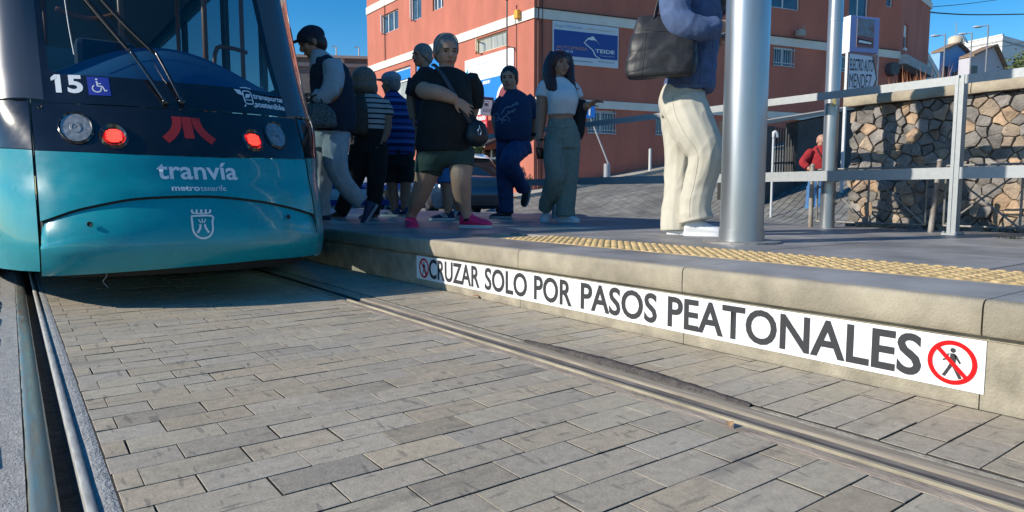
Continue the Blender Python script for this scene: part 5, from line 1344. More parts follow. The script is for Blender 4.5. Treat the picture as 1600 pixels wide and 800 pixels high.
def drape(t, parent, name, lines, r, m):
    """thin stitched lines lying on the surface of a finished part"""
    me = parent.data; L_ = parent.parent.location if parent.parent else Vector()
    bv = BVHTree.FromPolygons([v.co+L_ for v in me.vertices], [p.vertices[:] for p in me.polygons]); bm = BM()
    for ln in lines:
        pts = []
        for x, y in spline([tuple(float(c) for c in q) for q in ln], 6):
            h = bv.ray_cast(CAM, ray(x, y).normalized())
            if h[0] is not None: pts.append(h[0]+h[1]*r*.3)
        if len(pts) > 2: tube(bm, pts, r, 6)
    return t.part(name, bm, m, parent=parent, smooth=True)
class Person:
    """a figure sketched at its own distance: px positions are turned into points of the vertical plane through its feet"""
    def __init__(s, foot, label, z=PZ, d=None, group=None):
        r = W(foot[0], foot[1], z=z) if d is None else W(foot[0], foot[1], d=d)
        s.root = r; s.d = (r-CAM).dot(FW); s.k = s.d/FPX
        s.t = Thing('person', label, 'person', Vector((r.x, r.y, r.z)), group)
        v = Vector((r.x-CAM.x, r.y-CAM.y, 0)).normalized(); s.f = v; s.r = Vector((v.y, -v.x, 0))
        s.bm = {}; s.core = .86
    def p(s, x, y, dd=0.): return W(x, y, d=s.d+dd) if dd == 0 else CAM+ray(x, y)*s.d+s.f*dd
    def b(s, name): return s.bm.setdefault(name, BM())
    def T(s, name, pts, seg=14, sm=5, flat=1., side=None):
        """tube: (px, py, depth offset m, radius px)"""
        tube(s.b(name), [s.p(*q[:3]) for q in pts], [q[3]*s.k for q in pts], seg, sm=sm, flat=flat, side=side)
    def R(s, name, rows, n=28, sq=2.4, lean=0., sm=4):
        """torso from its silhouette: (py, xl, xr, half depth m, depth offset m)"""
        q = spline([tuple(float(v) for v in (*r_, 0.)[:5]) for r_ in rows], sm); rs = []
        if name == 'body': q = [(y, (xl+xr)/2-(xr-xl)*.5*s.core, (xl+xr)/2+(xr-xl)*.5*s.core, hd*s.core, dd) for y, xl, xr, hd, dd in q]
        for y, xl, xr, hd, dd in q:
            c = s.p((xl+xr)/2, y, dd); h = (xr-xl)/2*s.k; ring_ = []
            for k in range(n):
                a = 2*math.pi*k/n; ca, sa = math.cos(a), math.sin(a)
                ring_.append(c+s.r*h*math.copysign(abs(ca)**(2/sq), ca)+s.f*hd*math.copysign(abs(sa)**(2/sq), sa))
            rs.append(ring_)
        rings_loft(s.b(name), rs)
    def E(s, name, x, y, dd, rx, ry, rd, M=None):
        ell(s.b(name), s.p(x, y, dd), rx*s.k, rd, ry*s.k, M or Matrix((s.r, s.f, Vector((0, 0, 1)))).transposed(), 18, 12)
    def axes(s, yaw, pitch=0., roll=0.):
        """yaw 0 = looks at us, +90 = looks to image right; columns: right(image), forward(face), up"""
        a = R(yaw); fw = -s.f*math.cos(a)+s.r*math.sin(a); up = Vector((0, 0, 1)); sd = fw.cross(up).normalized()
        p_ = R(pitch); f2 = fw*math.cos(p_)+up*math.sin(p_); u2 = sd.cross(f2)
        if roll: rm = Matrix.Rotation(R(roll), 3, f2); sd = rm@sd; u2 = rm@u2
        return Matrix((sd, f2, u2)).transposed()
    def head(s, name, x, y, h, yaw, pitch=0., roll=0., female=False, dd=0., features=True, fat=0.):
        """head of height h px centred at (x, y)"""
        M = s.axes(yaw, pitch, roll); c = s.p(x, y, dd); H = h*s.k; bm = s.b(name); q = lambda a, b_, d: c+M@(Vector((a, b_, d))*H)
        s.hc, s.hM, s.hH = c, M, H
        ell(bm, q(0, -.04, .10), .335*H, .42*H, .385*H, M, 20, 14)                 # cranium
        ell(bm, q(0, .085, -.16), (.275+fat)*H, .29*H, .325*H, M, 18, 12)           # face and jaw
        ell(bm, q(0, .20, -.385), (.14+fat)*H, .13*H, .10*H, M, 12, 8)              # chin
        for sg in (-1, 1):
            ell(bm, q(sg*.17, .235, -.13), .10*H, .10*H, .10*H, M, 10, 8)          # cheeks
            ell(bm, q(sg*.345, -.03, -.06), .035*H, .075*H, .125*H, M, 10, 8)      # ears
        tube(bm, [q(0, .355, .05), q(0, .40, -.06), q(0, .44, -.135)], [.035*H, .045*H, .06*H], 10, sm=3)
        ell(bm, q(0, .40, -.15), .075*H, .06*H, .045*H, M, 10, 8)
        ell(bm, q(0, .335, .075), .22*H, .06*H, .045*H, M, 12, 8)                   # brow ridge
        ell(bm, q(0, .33, -.265), .10*H, .05*H, .045*H, M, 12, 8)                   # mouth
        if fat: ell(bm, q(0, .10, -.42), .24*H, .20*H, .12*H, M, 14, 8)
        s.T(name, [(x, y, dd, h*.20), (x, y+h*.5, dd+.02, h*.205)], sm=1) if False else tube(bm, [c+M@Vector((0, -.07*H, -.1*H)), s.neck], [.20*H*(1+fat), .22*H*(1+fat)], 14)
        if features:
            e = BM(); [ell(e, q(sg*.135, .335, .005), .048*H, .03*H, .026*H, M, 10, 6) for sg in (-1, 1)]; s.feat = [('eyes', e, eye_m)]
            l = BM(); ell(l, q(0, .365, -.262), .095*H, .03*H, .018*H, M, 12, 6); ell(l, q(0, .362, -.288), .075*H, .03*H, .018*H, M, 12, 6); s.feat.append(('lips', l, lip_m))
            w_ = BM(); [tube(w_, [q(sg*.06, .395, .068), q(sg*.13, .388, .085), q(sg*.215, .335, .07)], [.012*H, .016*H, .008*H], 6, sm=3) for sg in (-1, 1)]; s.feat.append(('eyebrows', w_, brow_m))
        else: s.feat = []
    def cap_hair(s, name, k=1.0, back=.06, up=.045, low=-.12, front=.17, thick=.03, seed=0):
        """hair over the cranium, open at the face"""
        bm = s.b(name); M, c, H = s.hM, s.hc, s.hH; q = lambda a, b_, d: c+M@(Vector((a, b_, d))*H)
        ell(bm, q(0, -.05-back*.3, .13+up), (.345+thick)*H*k, (.425+thick*.3)*H*k, (.375+thick*.3)*H*k, M, 22, 16)
        ell(bm, q(0, -.17-back*.3, -.06), (.33+thick*.7)*H*k, (.30+thick)*H*k, (.36)*H*k, M, 18, 12)
        for sg in (-1, 1): ell(bm, q(sg*.305, .05, .06), .06*H, .14*H, .20*H, M, 10, 8)
    def hand(s, name, wrist, tip, palm_n, size=.185, curl=.5, spread=1., thumb=1):
        """palm and five fingers; wrist and tip are world points, palm_n the way the palm faces"""
        bm = s.b(name); d = (tip-wrist).normalized(); n = (palm_n-d*palm_n.dot(d)).normalized(); sd = d.cross(n)*thumb; L_ = size
        P = lambda a, b_, c_: wrist+d*(a*L_)+sd*(b_*L_)+n*(c_*L_)
        rings_loft(bm, [[P(a, w_*math.cos(k*math.pi/6), h*math.sin(k*math.pi/6)) for k in range(12)] for a, w_, h in ((-.08, .14, .11), (.05, .16, .10), (.2, .205, .085), (.38, .225, .075), (.48, .21, .065))])
        for i, (off, ln, r_) in enumerate(((.155, .44, .047), (.055, .49, .049), (-.05, .45, .046), (-.15, .36, .041))):
            a0 = .43; pts = [P(.30, off*.9, 0), P(a0+.03, off, 0)]; ang = 0; pos = Vector((a0+.03, off*(1+.1*spread), 0))
            for j, seg_ in enumerate((.45, .32, .25)):
                ang += curl*(.55 if j == 0 else .8)*(1+.08*i); pos = pos+Vector((math.cos(ang)*ln*seg_, off*.12*spread, math.sin(ang)*ln*seg_)); pts.append(P(*pos))
            tube(bm, pts, [r_*L_*1.05, r_*L_*1.05, r_*L_, r_*L_*.92, r_*L_*.7], 8, sm=2)
        tube(bm, [P(.08, .12, .02), P(.22, .24, .06), P(.36, .30, .10+.1*curl), P(.47, .30, .15+.15*curl)], [.07*L_, .06*L_, .052*L_, .038*L_], 8, sm=2)
    def shoe(s, ank, dirx, length, m, sole_m, h=.085, w_=.048, lift=0., name='shoe', stripes_=False, roll=0.):
        """ank: point of the ankle above the heel; dirx: horizontal toe direction; lift: heel raised (rad)"""
        d = Vector((dirx.x, dirx.y, 0)).normalized(); u = Vector((0, 0, 1))
        if lift: rm = Matrix.Rotation(lift, 3, d.cross(u)); d2 = (d*math.cos(lift)-u*math.sin(lift)); u2 = (u*math.cos(lift)+d*math.sin(lift)); d, u = d2, u2
        sd = d.cross(u); g = ank-u*(h+.012)
        if not lift: g.z = s.root.z
        P = lambda a, b_, c_: g+d*a+sd*b_+u*c_
        bm = BM(); rs = []
        for t, hh, ww in ((-.26, .35, .35), (-.245, .75, .62), (-.18, 1.10, .80), (-.06, 1.14, .84), (.06, .98, .88), (.2, .76, .98), (.36, .58, 1.05), (.52, .46, 1.02), (.64, .36, .86), (.71, .26, .58), (.735, .16, .25)):
            rs.append([P(t*length, ww*w_*math.cos(k*math.pi/8)*(1 if math.sin(k*math.pi/8) < .3 else .86), .014+max(0, hh*h*(.5+.5*math.sin(k*math.pi/8)))) for k in range(16)])
        rings_loft(bm, rs); me = mesh_from(bm, name, m, True); sh = s.t.part(name, me, m)
        bm = BM(); lo = []
        for t, ww in ((-.27, .45), (-.24, .78), (-.1, .92), (.1, .95), (.3, 1.08), (.5, 1.10), (.64, .95), (.72, .66), (.755, .25)): lo.append((t, ww))
        pl_ = [(t*length, w_*ww*1.02) for t, ww in lo]+[(t*length, -w_*ww*1.02) for t, ww in lo[::-1]]
        prism(bm, [P(a, b_, 0) for a, b_ in pl_], u*.024); s.t.part('sole', bm, sole_m, parent=sh, angle=50)
        bm = BM()
        for k in range(4): a = (.12+k*.07)*length; hh = h*(.86-.10*k)+.012; tube(bm, [P(a, -w_*.42, hh-.004), P(a, 0, hh+.006), P(a, w_*.42, hh-.004)], .0032, 6, sm=3)
        s.t.part('laces', bm, sole_m, parent=sh)
        if stripes_:
            bm = BM()
            for k in range(3):
                for sg in (-1, 1): a = (.02+k*.085)*length; prism(bm, [P(a, sg*w_*.90, .03), P(a+.012, sg*w_*.90, .03), P(a+.045, sg*w_*.72, h*.80), P(a+.033, sg*w_*.72, h*.80)], sd*sg*.006)
            s.t.part('side_stripes', bm, sole_m, parent=sh)
        return sh
    def done(s, spec):
        """spec: part -> (material, voxel, smooth, wrinkle, freq, seed)"""
        for name, (m, vx, sm, wr, fr) in spec.items():
            if name not in s.bm: continue
            s.t.part(name, fill_remesh(s.bm.pop(name), name, m, vx, sm, wr, fr, seed=len(name)+int(s.root.x*10)), m)
        body = next((c for c in s.t.o.children if c.name.startswith('body')), None)
        for n_, bm, m in getattr(s, 'feat', []): s.t.part(n_, bm, m, smooth=True)
        for n_ in list(s.bm): s.bm.pop(n_).free()
CL = (9, 9, 5)
navy = mat('cloth_navy', (.012, .018, .038), .85, var=.3, vscale=30); black_c = mat('cloth_black', (.010, .010, .011), .88, var=.3, vscale=30)
# ---- 1 woman in black with pink trainers
P = Person((700, 356), 'woman in black T-shirt and dark green shorts walking in bright pink trainers')
P.neck = P.p(698, 112, .01)
P.head('body', 697, 79, 52, 22, -14, 3, fat=.03)
P.cap_hair('hair', thick=.012, up=.0)
ell(P.b('hair'), P.hc+P.hM@(Vector((0, -.46, .02))*P.hH), .13*P.hH, .12*P.hH, .13*P.hH)
tube(P.b('headband'), [P.hc+P.hM@(Vector((.36*math.sin(a), .10*math.cos(a)+.05, .10+.40*math.cos(a)))*P.hH) for a in [R(-100+i*10) for i in range(21)]], .022*P.hH, 8)
P.T('body', [(668, 120, 0, 13), (661, 138, -.06, 13.5), (667, 147, -.15, 13), (680, 151, -.235, 12), (692, 155, -.265, 11), (706, 161, -.27, 8.5), (712, 163, -.27, 7.5)])
P.hand('body', P.p(711, 163, -.27), P.p(738, 182, -.27), P.f*1.0+Vector((0, 0, -.2)), .18, .22, thumb=-1)
P.T('body', [(733, 120, .03, 13), (739, 148, .10, 14), (735, 178, .20, 11), (722, 196, .25, 8)]); P.hand('body', P.p(722, 196, .25), P.p(705, 205, .27), P.f, .17, .5)
P.R('body', [(235, 662, 730, .16), (180, 655, 735, .18), (125, 662, 738, .13), (110, 680, 715, .08)])
P.T('body', [(674, 240, .0, 22), (668, 268, .02, 19.5), (661, 290, .06, 16), (652, 312, .12, 14), (643, 332, .18, 9), (640, 342, .19, 8.5)])
P.T('body', [(720, 240, .0, 22), (720, 262, -.05, 19), (720, 280, -.07, 16), (722, 302, -.03, 14.5), (727, 325, .0, 9.5), (732, 345, .02, 8.5)])
P.R('shirt', [(237, 652, 736, .195), (226, 650, 739, .20), (205, 652, 741, .215, -.02), (180, 656, 740, .215, -.03), (160, 660, 737, .20, -.03), (142, 662, 736, .18, -.02), (126, 664, 736, .14), (115, 672, 728, .105), (107, 683, 715, .07)], sq=2.25)
P.T('shirt', [(672, 120, 0, 19), (661, 134, -.03, 19), (661, 147, -.07, 18.5)]); P.T('shirt', [(730, 121, .02, 18), (739, 142, .09, 18), (738, 162, .14, 17)])
P.R('shorts', [(268, 655, 692, .14, .02), (262, 654, 696, .15, .02), (245, 652, 738, .17), (228, 655, 736, .17), (215, 662, 730, .16)])
P.T('shorts', [(676, 236, 0, 24), (671, 256, .02, 22.5), (668, 272, .03, 21)]); P.T('shorts', [(718, 236, 0, 23), (719, 250, -.04, 21.5), (719, 261, -.05, 20.5)])
pink = mat('shoe_pink', (.78, .02, .13), .6, var=.15, vscale=40); soleg = mat('sole_pale', (.55, .55, .56), .6)
P.shoe(P.p(640, 335, .19), -P.f+P.r*.12, .26, pink, mat('sole_pink', (.50, .06, .14), .6), lift=.12, w_=.054, h=.105)
P.shoe(P.p(732, 341, .02), P.r-P.f*.35, .27, pink, soleg, w_=.054, h=.115)
bm = BM(); tube(bm, [P.p(731, 341, .02), P.p(732, 346, .02)], [.047, .052], 14); P.t.part('sock', bm, black_c)
P.done({'body': (skin_a, .0065, 3, 0, CL), 'hair': (hair_grey, .007, 2, .002, (30, 30, 6)), 'shirt': (black_c, .008, 4, .009, (8, 8, 5)), 'shorts': (mat('cloth_green', (.035, .060, .048), .85, var=.25, vscale=40), .008, 4, .006, (9, 9, 5)), 'headband': (mat('headband_grey', (.35, .33, .32), .6), .004, 2, 0, CL)})
bagm = mat('bag_black', (.014, .014, .018), .42, var=.3, vscale=20)
t = Thing('shoulder_bag', 'small black shoulder bag hanging on the hip of the woman with pink trainers', 'bag', P.p(741, 228, -.1))
bm = BM(); c = P.p(743, 210, -.17); Mx = Matrix((P.r, P.f, Vector((0, 0, 1)))).transposed(); ell(bm, c, .088, .05, .098, Mx, 20, 14); ell(bm, c-Vector((0, 0, .03)), .095, .055, .08, Mx, 20, 14); t.part('pouch', fill_remesh(bm, 'pouch', bagm, .007, 3, .003, (14, 14, 10), 3), bagm)
bm = BM(); q = [(676, 104, -.05), (684, 112, -.15), (697, 132, -.225), (711, 158, -.245), (724, 182, -.24), (735, 198, -.19)]; tube(bm, [P.p(*v) for v in q], .016, 8, sm=4, flat=.35, side=P.r); tube(bm, [P.p(*v) for v in ((676, 104, -.05), (680, 100, .04), (700, 118, .19), (742, 180, .15), (752, 204, -.1))], .013, 8, sm=4, flat=.4); t.part('strap', bm, mat('strap_grey', (.05, .05, .056), .5), smooth=True)
bm = BM(); tube(bm, [c+P.r*.02-P.f*.058+Vector((0, 0, z)) for z in (.05, .02)], .004, 6)
tube(bm, [c+P.r*(.02+.013*math.sin(a))-P.f*.062+Vector((0, 0, .0+.024*math.cos(a))) for a in [i*.4488 for i in range(15)]], .004, 6); t.part('key_ring', bm, chrome)
# ---- 2 girl in white cropped top
P = Person((874, 347), 'young woman in cropped white T-shirt and sage trousers with long dark hair')
P.core = 1.; P.neck = P.p(873, 127, .01); P.head('body', 875, 100, 40, 30, 0, 0)
P.cap_hair('hair', thick=.035, up=.03, back=.05)
for pts in ([(868, 84, .02, 10), (861, 98, .02, 11), (858, 116, .0, 11), (862, 134, -.05, 10), (867, 150, -.10, 8), (871, 170, -.12, 3)], [(870, 86, .06, 12), (866, 106, .07, 13), (866, 128, .08, 12), (868, 150, .09, 8)], [(878, 86, .07, 12), (880, 112, .09, 12), (884, 140, .10, 9)], [(884, 86, .03, 9), (889, 102, .03, 8), (890, 120, .0, 8), (893, 138, -.03, 7), (899, 154, -.02, 5), (904, 170, .0, 2)], [(860, 96, -.02, 6), (858, 120, -.06, 6), (866, 142, -.13, 5), (872, 158, -.12, 3)]): P.T('hair', pts)
P.T('body', [(852, 134, .0, 8), (848, 148, .01, 9), (847, 165, .02, 9.2), (845, 190, .02, 8), (843, 210, .0, 6), (842, 220, -.02, 5)]); P.hand('body', P.p(842, 219, -.02), P.p(840, 243, -.04), P.r, .175, .35)
P.T('body', [(897, 138, .03, 10), (905, 165, .06, 8.5), (912, 168, .0, 7.5), (920, 165, -.08, 5.5)]); P.hand('body', P.p(919, 165, -.08), P.p(936, 158, -.12), -P.f*.3+Vector((0, 0, -1)), .165, .45)
P.R('body', [(200, 856, 897, .115), (178, 857, 896, .11), (150, 856, 898, .11), (134, 856, 896, .09), (124, 866, 882, .05)])
P.R('shirt', [(180, 856, 898, .125, -.01), (172, 856, 900, .14, -.02), (158, 855, 903, .155, -.04), (146, 854, 901, .14, -.03), (135, 851, 898, .105), (127, 858, 890, .08), (122, 866, 882, .06)])
P.T('shirt', [(860, 131, .0, 10), (851, 138, .01, 11.5), (848, 152, .01, 11.3)]); P.T('shirt', [(888, 132, .02, 10), (897, 141, .04, 11), (903, 153, .05, 10.3)])
P.R('trousers', [(232, 853, 906, .125), (212, 854, 905, .13), (196, 856, 900, .12), (188, 857, 898, .115)])
P.T('trousers', [(868, 215, .0, 17), (866, 245, -.06, 16.5), (868, 275, -.08, 15.5), (862, 298, .02, 14), (853, 318, .12, 11.5), (850, 328, .16, 10)])
P.T('trousers', [(890, 215, .0, 17), (889, 250, .0, 16), (887, 285, .02, 15), (884, 320, .02, 14.5), (883, 338, .02, 15)])
shw = mat('shoe_white', (.60, .62, .64), .6)
P.shoe(P.p(851, 331, .17), -P.f*.8-P.r*.15, .22, shw, shw, lift=.45, w_=.042); P.shoe(P.p(882, 340, .02), -P.f*.55+P.r*.8, .225, shw, shw, w_=.042)
bm = BM(); tube(bm, [P.p(850, 218.5, -.02)+P.r*a+P.f*b_ for a, b_ in ((.02, 0), (0, .03), (-.045, .03), (-.06, 0), (-.045, -.03), (0, -.03), (.02, 0))], .006, 6); P.t.part('bracelet', bm, black_c)
P.done({'body': (skin_b, .0065, 3, 0, CL), 'hair': (hair_red, .007, 2, .004, (28, 28, 4)), 'shirt': (mat('cloth_white', (.62, .63, .64), .85, var=.05, vscale=30), .007, 4, .006, (9, 9, 7)), 'trousers': (mat('cloth_sage', (.17, .205, .18), .85, var=.15, vscale=30), .008, 4, .010, (9, 9, 3.5))})
ch = {c.name.split('.')[0]: c for c in P.t.o.children}
drape(P.t, ch['trousers'], 'seam', [[(856, 198), (876, 200), (899, 198)], [(860, 205), (857, 225), (853, 240)], [(879, 215), (878, 240), (876, 262)]], .0018, mat('thread_sage', (.08, .10, .085), .9))
t = Thing('phone', 'dark phone held low in the hand of the woman in sage trousers', 'phone', P.p(843, 244, -.04))
bm = BM(); obox(bm, P.p(844, 240, -.05), P.r*.035+P.f*.01, P.f*.005, Vector((-.012, 0, .055)), .003); t.part('case', bm, rub)
bm = BM(); obox(bm, P.p(844, 240, -.057), P.r*.031+P.f*.009, P.f*.001, Vector((-.011, 0, .050))); t.part('screen', bm, mat('screen_black', (.006, .006, .008), .1))
t = Thing('jacket', 'black jacket hanging over the raised arm of the woman in sage trousers', 'jacket', P.p(906, 214, .02))
P.T('j', [(909, 158, .0, 8), (908, 172, .0, 10), (906, 190, .03, 9), (905, 206, .03, 8), (903, 216, .03, 6)], flat=.8); P.T('j', [(898, 150, .08, 6), (903, 180, .08, 9), (900, 208, .06, 7)])
t.part('cloth', fill_remesh(P.bm.pop('j'), 'cloth', black_c, .008, 3, .010, (10, 10, 4), 5), black_c)
# ---- 3 man in navy print T-shirt, one leg raised
P = Person((792, 341), 'man in navy printed T-shirt and blue jeans lifting one leg behind him')
P.neck = P.p(801, 142, .02); P.head('body', 796, 122, 38, -14, -6, 0, fat=.02)
P.cap_hair('hair', thick=.010, up=.005)
P.T('body', [(832, 158, .02, 9), (838, 180, .06, 8.5), (836, 205, .12, 7), (826, 215, .2, 6)]); P.hand('body', P.p(827, 215, .2), P.p(815, 220, .22), P.f, .18, .5)
P.T('body', [(778, 158, .02, 9), (775, 185, .10, 8), (780, 208, .18, 6.5)]); P.hand('body', P.p(780, 207, .18), P.p(788, 220, .2), P.f, .18, .5)
P.R('body', [(215, 780, 828, .12), (160, 778, 834, .12), (143, 795, 810, .06)])
P.R('shirt', [(221, 777, 826, .16, -.02), (212, 773, 829, .17, -.03), (195, 773, 831, .175, -.04), (176, 776, 831, .155, -.02), (160, 779, 830, .13), (150, 786, 824, .10), (141, 793, 811, .07)])
P.T('shirt', [(821, 153, .01, 10), (830, 164, .03, 11.2), (837, 182, .07, 11.5)]); P.T('shirt', [(788, 155, .01, 10), (780, 166, .03, 10.6), (776, 180, .07, 10.5)])
P.R('jeans', [(240, 778, 832, .12), (222, 776, 829, .13), (212, 779, 826, .13)])
P.T('jeans', [(792, 228, .0, 17), (790, 262, .0, 15), (790, 295, .02, 12.5), (791, 320, .03, 11), (791, 333, .02, 11)])
P.T('jeans', [(815, 228, .0, 17), (800, 245, -.22, 15.5), (797, 260, -.26, 14), (806, 275, -.10, 12), (814, 290, .08, 10), (817, 296, .14, 9.5)])
dks = mat('shoe_dark', (.022, .022, .028), .6); slw = mat('sole_grey', (.30, .30, .32), .7)
P.shoe(P.p(790, 334, .02), -P.r*.9-P.f*.3, .255, dks, slw, w_=.045)
P.shoe(P.p(819, 294, .17), -P.f*.5-P.r*.35, .255, dks, slw, w_=.045, lift=1.15)
bm = BM(); tube(bm, [P.p(837, 209, .115)-P.f*.032+P.r*a for a in (-.05, .035)], .022, 10); P.t.part('watch', bm, rub)
pr = mat('shirt_print', (.12, .17, .25), .8)
fP = lambda px, py: P.p(px, py, -.05)-P.f*(.165-((px-803)/42)**2*.09-max(0, (168-py))*.0016)
bm = BM()
for a in ([(783, 182), (790, 172), (800, 170), (808, 163)], [(786, 188), (795, 180), (806, 174)], [(778, 186), (784, 190), (792, 191)], [(800, 168), (810, 166)], [(792, 178), (803, 178)]): outline(bm, spline(a, 3), 2.4, fP, False)
outline(bm, [(790+6*math.cos(k*.5236), 191+6.5*math.sin(k*.5236)) for k in range(12)], 1.6, fP); outline(bm, [(775.5+4.5*math.cos(k*.5236), 186+6*math.sin(k*.5236)) for k in range(12)], 1.4, fP)
P.t.part('chest_print', bm, pr)
P.done({'body': (skin_a, .0065, 3, 0, CL), 'hair': (hair_dark, .007, 2, .002, (30, 30, 10)), 'shirt': (mat('cloth_navy_blue', (.016, .032, .085), .85, var=.2, vscale=30), .008, 4, .007, (8, 8, 5)), 'jeans': (mat('denim_blue', (.022, .05, .14), .85, var=.35, vscale=12), .008, 4, .009, (9, 9, 4))})
# ---- 4 woman in cream trousers, nearest
P = Person((1082, 367), 'woman in loose cream trousers, denim jacket and white trainers beside the thick pole')
P.neck = P.p(1102, -86, .02); P.head('body', 1112, -128, 62, 78, -18, 0)
P.cap_hair('hair', thick=.035, up=.03)
for pts in ([(1096, -130, .02, 17), (1094, -90, .02, 18), (1104, -45, -.02, 16), (1112, -5, -.06, 14), (1116, 22, -.09, 11), (1115, 42, -.10, 5)], [(1104, -125, -.08, 12), (1108, -80, -.12, 14), (1118, -30, -.13, 13), (1126, 5, -.11, 9), (1124, 24, -.11, 4)], [(1098, -60, .08, 16), (1118, -15, .08, 13), (1130, 20, .05, 6)]): P.T('hair', pts)
P.T('body', [(1062, -50, -.14, 19), (1058, 10, -.26, 17), (1062, 58, -.32, 14), (1100, 66, -.35, 12), (1124, 60, -.33, 9.5), (1130, 58, -.32, 8.5)]); P.hand('body', P.p(1128, 58, -.32), P.p(1156, 52, -.26), Vector((0, 0, .6))+P.f*.6, .175, .75)
P.R('body', [(150, 1040, 1104, .14), (60, 1048, 1110, .15), (-20, 1050, 1118, .16), (-60, 1068, 1115, .10), (-84, 1092, 1112, .06)])
P.R('jacket', [(143, 1042, 1112, .175, .0), (132, 1040, 1116, .18), (110, 1044, 1116, .185), (70, 1046, 1120, .185), (20, 1046, 1126, .19), (-25, 1048, 1122, .185), (-55, 1060, 1118, .14), (-78, 1084, 1116, .08)])
P.T('jacket', [(1070, -48, -.13, 24), (1058, -12, -.22, 23), (1056, 24, -.29, 22), (1062, 50, -.33, 20), (1078, 62, -.35, 18.5), (1098, 65, -.355, 16), (1112, 63, -.345, 14.5), (1117, 62, -.34, 14)])
P.T('jacket', [(1078, -48, .14, 23), (1070, 20, .20, 22), (1082, 62, .18, 19), (1115, 66, .10, 15)])
P.T('body', [(1112, 66, .10, 11), (1130, 60, .02, 9)]); P.hand('body', P.p(1128, 60, .02), P.p(1154, 52, -.06), Vector((0, 0, .6))-P.f*.5, .17, .7, thumb=-1)
# trousers: rear (straight) leg and front (bent) leg
P.R('trousers', [(182, 1034, 1104, .155), (168, 1031, 1103, .165), (154, 1031, 1101, .165), (142, 1035, 1099, .155), (132, 1040, 1097, .145)])
P.T('trousers', [(1062, 165, .08, 31), (1064, 205, .11, 29), (1063, 245, .13, 25), (1060, 285, .13, 23), (1057, 325, .12, 23), (1056, 350, .11, 24), (1056, 361, .11, 24.5)], side=P.r)
P.T('trousers', [(1068, 165, -.08, 34), (1084, 205, -.14, 33), (1101, 236, -.18, 28), (1101, 258, -.17, 25), (1092, 290, -.12, 23), (1086, 322, -.09, 23.5), (1087, 338, -.08, 25), (1088, 344, -.08, 25.5)], side=P.r)
wht = mat('shoe_bright_white', (.74, .75, .76), .55, var=.04, vscale=30)
P.shoe(P.p(1058, 357, .08), P.r-P.f*.15, .255, wht, wht, w_=.047, h=.10); P.shoe(P.p(1086, 355, -.08), P.r-P.f*.18, .265, wht, wht, w_=.048, h=.105)
P.done({'body': (skin_a, .006, 3, 0, CL), 'hair': (hair_dark, .007, 2, .005, (28, 28, 4)), 'jacket': (mat('denim_dusk', (.075, .12, .24), .85, var=.25, vscale=14, bump=.15, bscale=300), .007, 4, .011, (8, 8, 6)), 'trousers': (mat('cloth_cream', (.55, .515, .42), .85, var=.08, vscale=8, bump=.12, bscale=320), .006, 3, .0065, (7, 7, 4.5))})
ch = {c.name.split('.')[0]: c for c in P.t.o.children}
drape(P.t, ch['trousers'], 'seam', [[(1050, 150), (1056, 180), (1072, 212), (1090, 240), (1086, 280), (1078, 315), (1078, 340)]], .0016, mat('thread_cream', (.42, .38, .29), .9))
drape(P.t, ch['jacket'], 'seam', [[(1112, 50), (1113, 62), (1113, 75)], [(1107, 50), (1108, 62), (1108, 76)], [(1094, 80), (1094, 110), (1092, 132)], [(1064, 128), (1085, 131), (1110, 129)]], .0016, mat('thread_denim', (.03, .05, .11), .9))
t = Thing('phone', 'black phone held up by the woman in cream trousers', 'phone', P.p(1144, 58, -.22)); bm = BM(); obox(bm, P.p(1146, 52, -.22), P.r*.07+Vector((0, 0, .02)), P.f*.036, Vector((0, 0, .005)), .003); t.part('case', bm, rub)
bm = BM(); obox(bm, P.p(1146, 50.6, -.22), P.r*.064+Vector((0, 0, .018)), P.f*.032, Vector((0, 0, .001))); t.part('screen', bm, MATS['screen_black'])
quilt = mat('quilted_nylon', (.020, .020, .022), .5, var=.25, vscale=16)
t = Thing('tote_bag', 'big black quilted tote bag on the shoulder of the woman in cream trousers', 'bag', P.p(1035, 132, -.3))
P.R('b', [(131, 990, 1078, .06, -.27), (126, 985, 1083, .07, -.27), (112, 985, 1086, .075, -.27), (85, 990, 1086, .075, -.27), (60, 996, 1084, .055, -.255), (44, 1001, 1080, .035, -.245), (38, 1004, 1076, .025, -.24)], sq=3.2)
t.part('body', fill_remesh(P.bm.pop('b'), 'body', quilt, .006, 3, .006, (9, 9, 8), 11, puff=.006), quilt)
bm = BM()
for dd in (-.265, -.225): tube(bm, [P.p(x, y, d_) for x, y, d_ in ((1026, 46, dd), (1032, 20, dd), (1044, -20, dd+.03), (1064, -74, -.10), (1074, -40, -.20), (1076, 0, -.21), (1070, 44, dd))], .013, 8, sm=5, flat=.4)
t.part('handles', bm, quilt, smooth=True)
tot = t.o.children[0]
drape(t, tot, 'seam', [[(1003, 46), (1030, 49), (1056, 48)], [(1010, 52), (1006, 85), (1003, 118)]], .0022, quilt)
